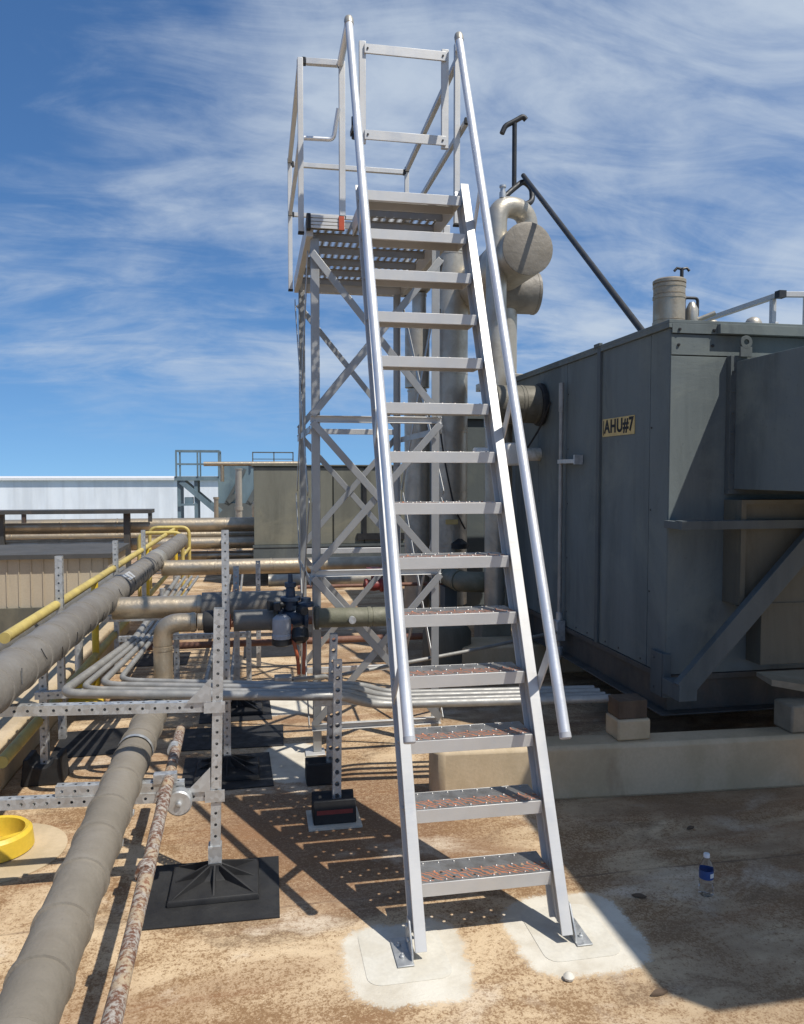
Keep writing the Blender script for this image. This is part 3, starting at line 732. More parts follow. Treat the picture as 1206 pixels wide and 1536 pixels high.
mb = MB(); mb.lathe([(.12, 0), (.15, .03), (.15, .08), (.12, .1)], (1.69, 8.15, 3.63), n=24); mb.build('end_cap', 'steel_jacket', pb_)
# big capped header with its gooseneck
hd = thing('capped_header', 'large capped horizontal cylinder with gooseneck pipe above the unit', 'pipe', (2.3, 7, 0))
mb = MB(); jacketed(mb, [(2.325, 6.50, 3.655), (2.27, 8.2, 3.655)], .225, .7, .004, 36); mb.build('shell', 'steel_jacket', hd)
mb = MB(); mb.lathe([(.223, -.012), (.226, 0), (.226, .012), (.20, .02)], (2.325, 6.50, 3.655), (0, -1, 0), 40); mb.build('end_cap', 'pale_wrap', hd)
jpipe('', 'steel_jacket', '', [(2.40, 7.3, .3), (2.40, 7.3, 3.5)], .105, .6, parent=hd, part='leg', n=22)
mb = MB(); jacketed(mb, [(2.30, 7.30, 3.47), (2.70, 7.30, 3.47)], .20, .4, .004, 30); mb.build('branch', 'grey_wrap', hd)  # darker wrap than the shell, standing in for the drum's shade
jpipe('', 'steel_jacket', '', bend([(2.125, 6.75, .4), (2.125, 6.75, 4.10), (2.45, 6.85, 4.10), (2.45, 6.85, 3.72)], .17, 9), .092, 9, parent=hd, part='gooseneck', n=22, lip=.0025)
mb = MB(); mb.lathe([(.03, 0), (.03, .05), (.022, .052), (.022, .09), (.03, .092), (.03, .11)], (2.18, 6.75, 4.16), n=10); mb.build('vent_plug', 'galvanised_steel', hd)
# black vent piping
bv = thing('vent_pipe', 'black vent piping with a tee top above the gooseneck', 'pipe', (2.4, 6.9, 4.15))
mb = MB(); mb.tube([(2.37, 7.0, 4.34), (2.37, 7.0, 4.93)], .022, 12); mb.build('riser', 'black_iron', bv)
mb = MB(); mb.tube(bend([(2.25, 7.0, 4.83), (2.28, 7.0, 4.90), (2.37, 7.0, 4.95), (2.45, 7.0, 5.0), (2.48, 7.0, 4.97)], .03), .024, 12); mb.build('tee_top', 'black_iron', bv)
mb = MB(); mb.tube(bend([(2.22, 6.9, 4.20), (2.32, 6.95, 4.30), (2.46, 7.0, 4.42), (2.54, 7.0, 4.36), (2.53, 6.95, 4.22), (2.44, 6.9, 4.17)], .07), .026, 12); mb.build('yoke', 'black_iron', bv)
sr = MB(); sr.tube([(2.45, 6.98, 4.46), (2.43, 4.62, 2.61)], .022, 12)
tag(sr.build('stay_pipe', 'black_iron', None, (2.43, 4.62, 2.6)), 'long black stay pipe slanting down to the roof corner of the unit', 'pipe')
# pipes low between ladder and unit
lw = thing('low_pipe', 'mossy insulated elbow pipe low behind the ladder entering the unit', 'pipe', (2.0, 7.0, .6))
jpipe('', 'mossy_wrap', '', bend([(1.86, 7.9, .72), (1.86, 6.95, .72), (2.20, 6.9, .72)], .18, 8), .095, .3, parent=lw, n=22)
mb = MB(); mb.tube([(2.18, 6.9, .72), (2.42, 6.9, .72)], .06, 18); mb.build('nozzle', 'pvc', lw)
mb = MB(); mb.box(1.80, 1.92, 7.3, 7.5, 0, .62); mb.build('stand', 'slate_steel', lw)
tk = MB(); tk.lathe([(.20, 0), (.21, .03), (.21, .36), (.17, .42), (.05, .45)], (1.62, 6.5, 0.0), n=26)
tag(tk.build('drum', 'olive_paint', None, (1.62, 6.5, 0)), 'squat olive drum standing on the roof behind the lower treads', 'drum')
fl = MB(); fl.box(2.0, 2.28, 6.72, 6.98, 0.0, .50)
tag(fl.build('equipment_box', 'dirty_cream', None, (2.1, 6.85, 0), bevel=.01), 'pale box in the shade beside the unit base', 'box')

bu = thing('equipment_cabinet', 'dark slate cabinet closing the gap behind the thickest riser pipe', 'cabinet', (3, 9, 0))
mb = MB(); mb.box(2.34, 4.4, 8.7, 10.4, 0, 2.35); mb.build('casing', 'slate_steel', bu, bevel=.004)
mb = MB(); mb.box(2.30, 4.44, 8.66, 10.44, 2.351, 2.40); mb.build('roof', 'slate_steel', bu)
# things on the roof of the unit
sk = thing('exhaust_stack', 'tan round metal stack standing on the unit roof', 'stack', (2.9, 5.1, 2.612))
mb = MB(); jacketed(mb, [(2.87, 5.1, 2.613), (2.87, 5.1, 3.05)], .108, .18, .004, 28); mb.build('shell', 'pipe_jacket', sk)
mb = MB(); mb.lathe([(.113, 0), (.113, .02), (.1, .03)], (2.87, 5.1, 3.05), n=28); mb.build('rim', 'pipe_jacket', sk)
tv = thing('vent_pipe', 'thin dark vent pipe with tee top just right of the round stack', 'pipe', (3.1, 5.3, 2.612))
mb = MB(); mb.tube([(3.08, 5.3, 2.613), (3.08, 5.3, 3.22)], .013, 10); mb.build('riser', 'black_iron', tv)
mb = MB(); mb.tube([(3.025, 5.31, 3.20), (3.045, 5.307, 3.222), (3.08, 5.30, 3.215), (3.115, 5.293, 3.222), (3.135, 5.29, 3.20)], .010, 10); mb.build('tee_top', 'black_iron', tv)
vf = thing('valve_fitting', 'small silver valve with black tubing right of the stack on the unit roof', 'valve', (3.12, 5.2, 2.612))
mb = MB(); mb.lathe([(.03, 0), (.03, .12), (.045, .14), (.045, .29), (.03, .32), (.02, .34)], (3.105, 5.2, 2.613), n=14); mb.build('body', 'steel_jacket', vf)
mb = MB(); mb.tube(bend([(3.045, 5.2, 2.613), (3.045, 5.2, 2.985), (3.15, 5.2, 2.985), (3.15, 5.2, 2.86)], .025), .011, 10); mb.build('tubing', 'black_iron', vf)
mb = MB(); mb.tube([(3.15, 5.2, 2.83), (3.26, 5.15, 2.875)], .017, 10); mb.build('nozzle', 'steel_jacket', vf)
mb = MB(); mb.tube([(3.19, 5.25, 2.613), (3.19, 5.25, 2.84)], .022, 10); mb.build('stem', 'black_iron', vf)
for x, y, r, h, lab in ((3.72, 5.95, .075, .37, 'left low silver dome behind the roof rail of the unit'), (3.98, 5.75, .065, .36, 'right low silver dome behind the roof rail of the unit')):
    mb = MB(); mb.lathe([(r*.8, 0), (r*.8, h-.1), (r, h-.09), (r, h-.03), (r*.75, h), (r*.3, h+.015)], (x, y, 2.613), n=20)
    tag(mb.build('roof_vent', 'steel_jacket', None, (x, y, 2.613)), lab, 'vent', 'silver domes on the unit roof')
rr = thing('roof_railing', 'aluminium railing on the unit roof at the right edge', 'railing', (3.6, 5.0, 2.612))
def rp(a, b, w, nm):
    mb = MB(); mb.bar(a, b, w, w); mb.build(nm, 'aluminium', rr, bevel=.002)
rp((3.67, 6.4, 2.99), (3.67, 5.03, 2.99), .036, 'top_rail'); rp((3.69, 5.0, 2.99), (4.6, 4.86, 2.99), .036, 'top_rail'); rp((3.67, 6.4, 2.79), (3.67, 5.03, 2.79), .026, 'mid_rail')
for x, y in ((3.67, 5.08), (3.67, 6.4), (3.86, 4.975), (4.6, 4.86)): rp((x, y, 2.613), (x, y, 2.97), .034, 'rail_post')
mb = MB(); mb.box(3.645, 3.70, 4.975, 5.029, 2.965, 3.015); mb.build('connector', 'black_iron', rr)

# ================================================================== STRUT FRAMES WITH PERFORATED STEEL
def strut(mb, a, b, w=.041, pitch=.048, r=.0062):
    a = Vector(a); b = Vector(b); d = (b-a); L = d.length; d.normalize()
    n = max(1, round(L/pitch)); V = d*(L/n)
    u = d.cross(Vector((0, 1, 0)) if abs(d.y) < .9 else Vector((0, 0, 1))).normalized(); w_ = d.cross(u)
    for s_, t_ in ((u, w_), (w_, u), (-u, -w_), (-w_, -u)):
        mb.perf(a+s_*(w/2)-t_*(w/2), t_*w, V, 1, n, r)
    mb.open = True
    return mb
def gusset(mb, c, sx, sz, s=.085, y=None, t=.004):
    x, yy, z = c
    mb.prism([(x, z), (x+sx*s, z), (x, z+sz*s)], 'y', yy-t/2, yy+t/2); return mb
def star_base(parent, x, y, w=.36, d=.30):
    mb = MB()
    # low ribbed pyramid
    mb.loft([[Vector((x+i*w/2*k, y+j*d/2*k, z)) for i, j in ((-1, -1), (1, -1), (1, 1), (-1, 1))] for k, z in ((1, .006), (1, .022), (.97, .03), (.30, .045), (.16, .075), (.14, .10))])
    for i, j in ((-1, -1), (1, -1), (1, 1), (-1, 1), (1, 0), (-1, 0), (0, 1), (0, -1)):
        mb.prism([(0, 0), (1, 0), (0, 1)], 'z', 0, 0) if False else None
        ex = Vector((x+i*w*.46, y+j*d*.46, .03)); cx = Vector((x+i*.02, y+j*.02, .03)); tp = Vector((x+i*.022, y+j*.022, .10))
        sd = (ex-cx).cross(Vector((0, 0, 1))).normalized()*.005
        mb.add([cx-sd, ex-sd, tp-sd, cx+sd, ex+sd, tp+sd], [(0, 1, 2), (5, 4, 3), (0, 3, 4, 1), (1, 4, 5, 2), (2, 5, 3, 0)])
    return mb.build('base', 'rubber', parent, bevel=.002)
def mat_(x0, x1, y0, y1, label, rot=0, group='black rubber mats under the pipe supports'):
    mb = MB(); cx, cy = (x0+x1)/2, (y0+y1)/2
    mb.box(x0, x1, y0, y1, .001, .006)
    o = tag(mb.build('rubber_mat', 'rubber', None, (cx, cy, 0), smooth=False), label, 'mat', group); o.rotation_euler.z = rot; return o
def galv_part(mb, name, parent): return mb.build(name, 'galvanised_steel', parent)

FG = 'galvanised strut frames carrying the pipes'
fa = thing('pipe_support_frame', 'nearest galvanised strut frame, its post standing on a square black mat', 'pipe support', (-.17, 3.29, 0), FG)
galv_part(strut(MB(), (-.178, 3.29, .09), (-.150, 3.285, 1.166)), 'post', fa)
galv_part(strut(MB(), (-1.6, 3.30, .80), (-.19, 3.29, .758)), 'beam', fa)
galv_part(strut(MB(), (-1.9, 3.30, .43), (-.19, 3.29, .385)), 'beam', fa)
galv_part(strut(MB(), (-.80, 3.30, .444), (-.30, 3.295, .428)), 'beam', fa)
galv_part(strut(MB(), (-1.55, 3.31, .006), (-1.55, 3.31, .78)), 'post', fa)
mb = MB(); gusset(mb, (-.185, 3.262, .782), -1, 1, .10); gusset(mb, (-.192, 3.262, .408), -1, 1, .10)
mb.box(-.215, -.135, 3.2605, 3.2645, .36, .41); mb.box(-.215, -.13, 3.2605, 3.2645, .735, .781)
mb.build_each('gusset', 'galvanised_steel', fa)
mb = MB(); mb.box(-.205, -.151, 3.262, 3.318, .075, .17); galv_part(mb, 'post_shoe', fa)
star_base(fa, -.178, 3.27)
mat_(-.452, .085, 2.985, 3.474, 'square black mat under the nearest strut post in the foreground', -.02)
rc = thing('pipe_roller', 'round galvanised roller end on the lower beam of the nearest frame', 'roller', (-.30, 3.25, .40))
mb = MB(); mb.lathe([(.050, 0), (.052, .006), (.052, .05), (.046, .055)], (-.315, 3.265, .385), (0, -1, 0), 28); mb.build('disc', 'galvanised_steel', rc)
mb = MB(); mb.lathe([(.012, 0), (.012, .008), (.006, .012)], (-.315, 3.2095, .385), (0, -1, 0), 12); mb.build('bolt', 'galvanised_steel', rc)

fb2 = thing('pipe_support_frame', 'second galvanised strut frame, right behind the nearest one', 'pipe support', (-.17, 4.55, 0), FG)
galv_part(strut(MB(), (-.17, 4.55, .09), (-.17, 4.55, 1.40)), 'post', fb2)
galv_part(strut(MB(), (-1.2, 4.55, .50), (-.19, 4.55, .50)), 'beam', fb2)
galv_part(strut(MB(), (-1.17, 4.60, .09), (-1.17, 4.60, .66)), 'post', fb2)
mb = MB(); gusset(mb, (-.18, 4.525, .525), -1, 1, .09); galv_part(mb, 'gusset', fb2)
star_base(fb2, -.17, 4.53)
mat_(-.42, .08, 4.27, 4.80, 'black mat under the second strut post', .03)
fc = thing('pipe_support_frame', 'third strut frame with two posts at the pipe tee', 'pipe support', (-.12, 5.6, 0), FG)
galv_part(strut(MB(), (-.14, 5.75, .09), (-.14, 5.75, 1.05)), 'post', fc)
galv_part(strut(MB(), (-1.18, 5.05, .09), (-1.18, 5.05, 1.22)), 'post', fc)
galv_part(strut(MB(), (-1.18, 5.75, .70), (-.16, 5.75, .70)), 'beam', fc)
star_base(fc, -.14, 5.73)
mat_(-.50, .17, 4.92, 5.34, 'wide black mat in the shade of the pipes', -.03)
mat_(-.40, .10, 5.46, 5.98, 'black mat under the third strut frame', .02)
fd = thing('pipe_support_frame', 'far pair of strut posts beyond the second pipe tee', 'pipe support', (-1.18, 7, 0), FG)
galv_part(strut(MB(), (-1.18, 7.0, .01), (-1.18, 7.0, 1.15)), 'post', fd)
galv_part(strut(MB(), (-1.18, 8.7, .01), (-1.18, 8.7, 1.12)), 'post', fd)
galv_part(strut(MB(), (-1.18, 7.0, .62), (.0, 7.0, .62)), 'beam', fd)
galv_part(strut(MB(), (.02, 7.0, .01), (.02, 7.0, .95)), 'post', fd)
mat_(-.12, .42, 7.35, 7.95, 'black mat lying beyond the blue valve', 0)
mat_(-1.1, -.62, 7.2, 7.7, 'black mat beside the yellow stand under the long pipe', 0)
mat_(-1.25, -.70, 4.95, 5.45, 'black mat beside the left trough block', .05)
mat_(-1.75, -1.15, 3.0, 3.44, 'black mat corner at the left edge near the yellow ring', 0)

def trough(x, y, z0, l, w, h, label, strip=False, rot=0):
    """black recycled rubber block with a hollow top"""
    o = thing('rubber_block', label, 'block', (x, y, z0), 'black rubber support blocks')
    mb = MB(); p = [(-w/2, 0), (w/2, 0), (w/2*.86, h)]+[(w*.30*math.cos(a), h-w*.24*math.sin(a)) for a in [PI*k/8 for k in range(9)]]+[(-w/2*.86, h)]
    mb.prism([(y+a, z0+b_) for a, b_ in p], 'x', x-l/2, x+l/2); mb.build('body', 'rubber', o, bevel=.006)
    if strip:
        mb = MB(); mb.add([(x-l*.42, y-w*.4775, z0+h*.42), (x+l*.42, y-w*.4775, z0+h*.42), (x+l*.42, y-w*.465, z0+h*.60), (x-l*.42, y-w*.465, z0+h*.60)], [(0, 1, 2, 3)]); mb.build('reflective_strip', 'red_paint', o)
    o.rotation_euler.z = rot
    return o
trough(.37, 3.80, .012, .21, .15, .115, 'black block with a red strip carrying the nearer slotted post', True)
trough(.36, 4.31, .002, .19, .15, .115, 'black block carrying the farther slotted post, no visible strip')
trough(-1.17, 4.60, .002, .17, .22, .15, 'black trough block at left below the wrapped pipe', False, PI/2)
mb = MB(); mb.box(.24, .50, 3.69, 3.91, .001, .011); tag(mb.build('base_pad', 'membrane', None, (.37, 3.8, 0)), 'thin pale pad under the block with the red strip', 'pad')
s1 = thing('slotted_post', 'nearer slotted galvanised post beside the ladder', 'post', (.385, 3.80, .1), 'slotted posts beside the ladder')
galv_part(strut(MB(), (.385, 3.80, .10), (.395, 3.82, .80), .042, .06, .012), 'strut', s1)
s2 = thing('slotted_post', 'farther slotted galvanised post just behind the other', 'post', (.40, 4.31, .1), 'slotted posts beside the ladder')
galv_part(strut(MB(), (.40, 4.31, .10), (.425, 4.31, .83), .042, .06, .012), 'strut', s2)
mb = MB(); mb.box(.30, .52, 4.05, 4.09, .50, .54); galv_part(mb, 'arm', s2)
for (x_, sx_) in ((.540, -1), (1.130, 1)):
    mb = MB()
    for k in range(14):
        for q in (.055, .10): mb.lathe([(.008, 0), (.008, .004), (.005, .0042), (.005, .009)], (x_+.016*-sx_ , nose_y(N0[2]+k*RISE)+q-.016, N0[2]+k*RISE-.025), (sx_, 0, 0), 6)
    mb.build_each('bolt', 'galvanised_steel', lad)

# ================================================================== LEFT-HAND PIPEWORK
# long pipe running toward the camera, low
p1 = thing('insulated_pipe', 'low grey clad pipe running from the bottom left corner up to an elbow', 'pipe', (-.53, 2.5, .4))
pts = bend([(-.505, .55, .50), (-.53, 3.3, .497), (-.53, 4.64, .48), (-.53, 4.64, .86), (-.33, 4.64, .86)], .13, 9)
lowpts = [(-.505, .55, .50), (-.53, 3.3, .497), (-.53, 4.46, .485)]
mb = MB(); jacketed(mb, lowpts, .074, .245, .006, 28, .12); mb.build('sleeve', 'pale_wrap', p1)
mb = MB(); jacketed(mb, bend([(-.53, 4.4605, .485), (-.53, 4.64, .48), (-.53, 4.64, .86), (-.34, 4.64, .86)], .10, 9), .054, .2, .003, 24); mb.build('riser', 'pipe_jacket', p1)
mb = MB()
yy = .9
for k in range(9):
    yy = .95+.245*k*1.02
    a = -.35+random.uniform(-.15, .1)
    c = Vector((-.525+.077*math.cos(a), yy, .499+.077*math.sin(a)))
    mb.bar(c+Vector((0, -.016, 0)), c+Vector((0, .016, .003)), .006, .012); mb.bar(c+Vector((.002, -.004, -.006)), c+Vector((.004, .006, .012)), .004, .008)
mb.build_each('clasp', 'galvanised_steel', p1)
mb = MB(); mb.lathe([(.0785, 0), (.0785, .03)], (-.53, 3.52, .4965), (0, 1, 0), 28, False); mb.build('strap', 'galvanised_steel', p1)
# flanged continuation to the valve and on to the right
p2 = thing('flanged_pipe', 'olive flanged pipe line running right from the elbow through the blue valve', 'pipe', (.2, 4.64, .78))
mb = MB(); jacketed(mb, [(-.335, 4.64, .86), (-.26, 4.64, .86)], .05, .3, .003, 20); mb.build('stub', 'pipe_jacket', p2)
mb = MB(); mb.lathe([(.062, 0), (.066, .01), (.066, .06), (.05, .075)], (-.30, 4.64, .86), (1, 0, 0), 22); mb.build('gasket_sleeve', 'rubber', p2)
mb = MB(); mb.lathe([(.045, 0), (.058, .01), (.058, .05), (.045, .07)], (-.215, 4.64, .855), (1, 0, 0), 18); mb.build('coupling', 'orange_hose', p2)
mb = MB(); jacketed(mb, [(-.13, 4.64, .86), (.11, 4.64, .86)], .062, .3, .003, 22); mb.build('sleeve', 'dark_wrap', p2)
mb = MB(); jacketed(mb, [(.34, 4.64, .86), (.86, 4.64, .855)], .058, .35, .003, 22); mb.build('sleeve', 'mossy_wrap', p2)
mb = MB(); mb.lathe([(.07, 0), (.07, .022)], (.345, 4.64, .86), (1, 0, 0), 20); mb.lathe([(.07, 0), (.07, .022)], (.10, 4.64, .86), (1, 0, 0), 20); mb.build('flange', 'olive_paint', p2)
mb = MB(); mb.lathe([(.022, 0), (.022, .03)], (.56, 4.578, .855), (0, -1, 0), 12); mb.build('gauge', 'galvanised_steel', p2)
vv = thing('control_valve', 'dark blue control valve with grey cap on the flanged pipe', 'valve', (.22, 4.62, .86))
mb = MB(); mb.lathe([(.045, -.09), (.075, -.085), (.075, -.065), (.05, -.06), (.062, -.03), (.066, 0), (.062, .03), (.05, .06), (.075, .065), (.075, .085), (.045, .09)], (.215, 4.64, .87), (1, 0, 0), 22); mb.build('body', 'blue_iron', vv)
mb = MB(); mb.lathe([(.04, 0), (.045, .05), (.06, .055), (.06, .075), (.03, .08), (.026, .13), (.034, .135), (.034, .16), (.015, .165), (.013, .21)], (.20, 4.62, .92), n=18); mb.lathe([(.05, 0), (.05, .02), (.03, .03), (.03, .05)], (.29, 4.60, .94), n=14); mb.build('bonnet', 'blue_iron', vv)
mb = MB(); mb.lathe([(.02, 0), (.02, .05), (.03, .055), (.03, .10)], (.165, 4.60, .955), (-1, -.3, 0), 12); mb.build('actuator', 'black_iron', vv)
mb = MB(); mb.box(.10, .14, 4.50, 4.56, .93, .98); mb.build('position_box', 'black_iron', vv, bevel=.006)
mb = MB(); mb.lathe([(.024, 0), (.024, .09)], (.25, 4.57, .93), (.3, -1, 0), 12); mb.build('plug', 'black_iron', vv)
mb = MB(); mb.lathe([(.03, .05), (.052, .03), (.055, 0), (.054, -.06), (.058, -.065), (.058, -.085), (.03, -.10)], (.145, 4.53, .855), n=18); mb.build('cap', 'grey_cover', vv)
mb = MB(); mb.lathe([(.059, 0), (.059, .03), (.04, .04)], (.145, 4.53, .765), (0, 0, -1), 14); mb.lathe([(.045, 0), (.05, .02), (.05, .06), (.03, .08)], (.25, 4.53, .82), (0, -.5, -1), 14); mb.build('lock_ring', 'black_iron', vv)
for i, pp in enumerate(([(.20, 4.56, .84), (.21, 4.50, .76), (.235, 4.50, .66), (.24, 4.5, .56)], [(.265, 4.58, .82), (.275, 4.52, .74), (.27, 4.5, .62), (.268, 4.5, .56)])):
    mb = MB(); mb.tube(bend(pp, .05), .0105, 10); tag(mb.build('hose', 'orange_hose', None, pp[-1]), ('curved orange hose hanging left below the blue valve', 'straighter orange hose hanging right below the blue valve')[i], 'hose', 'orange hoses under the valve')
# high pipe running away on the left, with two tees
p3 = thing('insulated_pipe', 'thick grey wrapped pipe receding along the left with two tees', 'pipe', (-.98, 5, .8))
def p3z(y): return .908-(y-3.5)*.011
P3X = -.985
mb = MB(); jacketed(mb, [(P3X, 1.2, p3z(1.2)), (P3X, 10.8, p3z(10.8))], .092, .30, .005, 28, .25); mb.build('sleeve', 'grey_wrap', p3)
mb = MB(); mb.lathe([(.094, 0), (.100, .01), (.100, .28), (.094, .29)], (P3X, 7.95, p3z(8.1)), (0, 1, 0), 28, False); mb.build('tee_collar', 'steel_jacket', p3)
mb = MB(); mb.add([(P3X+.02, 5.95, p3z(6)+.0965), (P3X+.078, 6.0, p3z(6)+.058), (P3X+.08, 6.22, p3z(6)+.055), (P3X+.03, 6.25, p3z(6)+.094)], [(0, 1, 2, 3)]); mb.build('foil_patch', 'aluminium', p3)
mb = MB(); jacketed(mb, [(P3X+.05, 5.42, .825), (-.36, 5.42, .825)], .074, .45, .003, 24); mb.build('branch', 'pipe_jacket', p3)
mb = MB(); jacketed(mb, [(-.36, 5.42, .822), (.22, 5.42, .822)], .094, .5, .006, 24); mb.build('branch_wrap', 'dark_wrap', p3)
mb = MB(); jacketed(mb, [(P3X+.06, 8.1, .775), (1.45, 8.1, .775)], .078, .55, .003, 24); mb.build('branch', 'pipe_jacket', p3)
mb = MB()
for k in range(18):
    y = 2.2+k*.33+random.uniform(-.04, .04); a = random.uniform(-.2, .55)
    c = Vector((P3X+.0945*math.cos(a), y, p3z(y)+.0945*math.sin(a))); t = Vector((-math.sin(a), 0, math.cos(a)))
    mb.tube(bend([c-t*.03+Vector((0, random.uniform(-.02, .02), 0)), c+Vector((.003, 0, 0)), c+t*.022+Vector((.004, random.uniform(-.03, .03), .004))], .015, 4), .0022, 6)
mb.build_each('tie_wire', 'black_iron', p3)
# rusty pipe beside the low pipe
rp_ = thing('rusty_pipe', 'thin pipe with flaking white paint and rust beside the low clad pipe', 'pipe', (-.36, 2.5, .45))
mb = MB(); pts = []
for k in range(40): pts.append((-.312-.018*k*.085, .6+k*.085, .462+.001*math.sin(k)))
mb.tube(pts, [.0235+random.uniform(-.0012, .0012) for _ in pts], 14); mb.build('tube', 'flaking_paint_pipe', rp_)
for y in (3.05, 3.32): pass
mb = MB(); mb.lathe([(.030, 0), (.030, .045)], (-.363, 3.08, .462), (0, 1, 0), 16); mb.lathe([(.030, 0), (.030, .05)], (-.352, 2.5, .462), (0, 1, 0), 16); mb.build_each('coupling', 'flaking_paint_pipe', rp_)
mb = MB(); mb.lathe([(.0275, 0), (.0275, .06)], (-.375, 3.62, .462), (0, 1, 0), 16); mb.build('clamp', 'galvanised_steel', rp_)
mb = MB(); mb.box(-.42, -.328, 3.27, 3.31, .449, .487); mb.build('saddle', 'galvanised_steel', rp_)
# conduit bundle: runs toward us on the left, bends right, jogs down and goes on to the unit
GC = 'silver conduits bending past the strut frames'
names = ['outermost', 'second', 'third', 'innermost']
for k in range(4):
    y = 3.95+.072*k; yl = 4.24+.072*k; x = -1.0+.085*k; z = .585; zr = .475
    pts = bend([(x+.10-.01*k, 9.5, .50), (-.83+.04*k, 5.6, z-.01), (x, yl, z), (.30, y, z), (.42+.04*k, y+.01, z-.005), (.62+.04*k, y+.16, zr), (1.93, y+.04, zr)], .12, 8)
    r = (.024, .017, .019, .016, .017)[k]
    c = thing('conduit', names[k]+' silver conduit of the bundle that bends right under the tee', 'conduit', (x, yl, z), GC)
    mb = MB(); mb.tube(pts, r, 12); mb.build('tube', 'conduit', c)
    mb = MB(); mb.lathe([(r+.005, 0), (r+.005, .05)], (-.83+.04*k, 5.55, z-.01), (0, 1, 0), 12); mb.build_each('coupling', 'galvanised_steel', c)
for k, (x, r, lab) in enumerate(((-.34, .018, 'left one of the three low conduits running away behind the riser elbow'), (-.25, .022, 'middle one of the three low conduits running away behind the riser elbow'), (-.17, .015, 'right one of the three low conduits running away behind the riser elbow'))):
    mb = MB(); mb.tube([(x, 4.95, .30), (x-.02, 12.5, .28)], r, 10); tag(mb.build('conduit', 'rust_brown' if k == 1 else 'conduit', None, (x, 4.95, .3)), lab, 'conduit', 'low conduits behind the riser elbow')
    mb = None
xs = thing('pipe_support_frame', 'low strut crossbar on two short posts under the receding conduits', 'pipe support', (-.55, 6.3, 0), FG)
galv_part(strut(MB(), (-1.05, 6.3, .44), (-.05, 6.3, .44)), 'beam', xs); galv_part(strut(MB(), (-.62, 6.33, .01), (-.62, 6.33, .62)), 'post', xs); galv_part(strut(MB(), (-.06, 6.33, .01), (-.06, 6.33, .62)), 'post', xs)
for z, y, r, lab in ((.24, 6.9, .03, 'dark pipe crossing low behind the blue valve, nearest'), (.16, 8.3, .045, 'dark pipe crossing low behind the blue valve, farthest')):
    mb = MB(); mb.tube([(-1.1, y, z), (1.6, y, z)], r, 12); tag(mb.build('cross_pipe', 'rust_brown', None, (-1.1, y, z)), lab, 'pipe', 'dark low pipes behind the blue valve')
jb = MB(); jb.box(.10, .20, 4.45, 4.53, .50, .56); jb.tube([(.2, 4.49, .53), (.42, 4.70, .49)], .014, 10); jb.tube([(-.15, 4.40, .54), (.1, 4.48, .53)], .014, 10)
tag(jb.build('junction_box', 'conduit', None, (.15, 4.49, .5), bevel=.004), 'small conduit junction box below the blue valve', 'box')

# yellow pipe rail and its stands along the left
yr = thing('yellow_railing', 'yellow pipe railing receding along the left edge of the roof', 'railing', (-1.3, 6, 0))
mb = MB(); mb.tube([(-1.2, 4.04, .925), (-1.2, 12.4, .885)], .028, 14); mb.build('top_rail', 'faded_yellow', yr)
mb = MB(); mb.tube([(-1.2, 3.95, .345), (-1.2, 12.4, .33)], .03, 14); mb.build('bottom_rail', 'faded_yellow', yr)
for y in (6.2, 9.1, 12.37):
    mb = MB(); mb.tube([(-1.2, y, .01), (-1.2, y, .90)], .026, 12); mb.build('post', 'yellow_paint', yr)
yu = thing('yellow_guard', 'yellow tube guard frame at the far end of the railing', 'guard', (-1.35, 12, 0))
for y0 in (11.0, 12.1):
    mb = MB(); mb.tube(bend([(-1.55, y0, .01), (-1.55, y0, .92), (-.98, y0, .92), (-.98, y0, .01)], .12), .026, 12); mb.build('hoop', 'faded_yellow', yu)
mb = MB(); mb.tube([(-.98, 11.0, .6), (-.98, 12.1, .6)], .022, 12); mb.tube([(-1.55, 11.0, .6), (-1.55, 12.1, .6)], .022, 12); mb.build_each('bar', 'faded_yellow', yu)
for i, (x, y, lab) in enumerate(((-.98, 8.6, 'yellow plastic stand under the long pipe, nearest the elbow'), (-1.0, 10.2, 'yellow plastic stand beyond the first pipe tee'), (-1.30, 6.1, 'yellow plastic stand at left behind the conduit bends'))):
    o = thing('pipe_stand', lab, 'stand', (x, y, 0), 'yellow plastic pipe stands')
    mb = MB(); mb.loft([[Vector((x+a*s_, y+b_*s_*.8, z)) for a, b_ in ((-.17, -.17), (.17, -.17), (.17, .17), (-.17, .17))] for s_, z in ((1, .002), (1, .03), (.62, .06), (.5, .16), (.55, .17))]); mb.build('base', 'yellow_paint', o, bevel=.006)
    mb = MB(); mb.tube([(x, y, .16), (x, y, .5)], .03, 12); mb.build('stem', 'galvanised_steel', o)
dp = MB(); jacketed(dp, [(-1.42, 2.6, .79), (-1.42, 8.8, .66)], .065, .6, .004, 18)
tag(dp.build('insulated_pipe', 'dark_wrap', None, (-1.52, 6, .7)), 'dark wrapped pipe alongside the yellow railing at far left', 'pipe')
pp = MB(); pp.box(-2.3, -1.36, -2, 8.9, -.01, .25)
tag(pp.build('roof_kerb', 'cream_coating', None, (-2, 4, 0), bevel=.03), 'low cream roof kerb along the left edge', 'kerb')
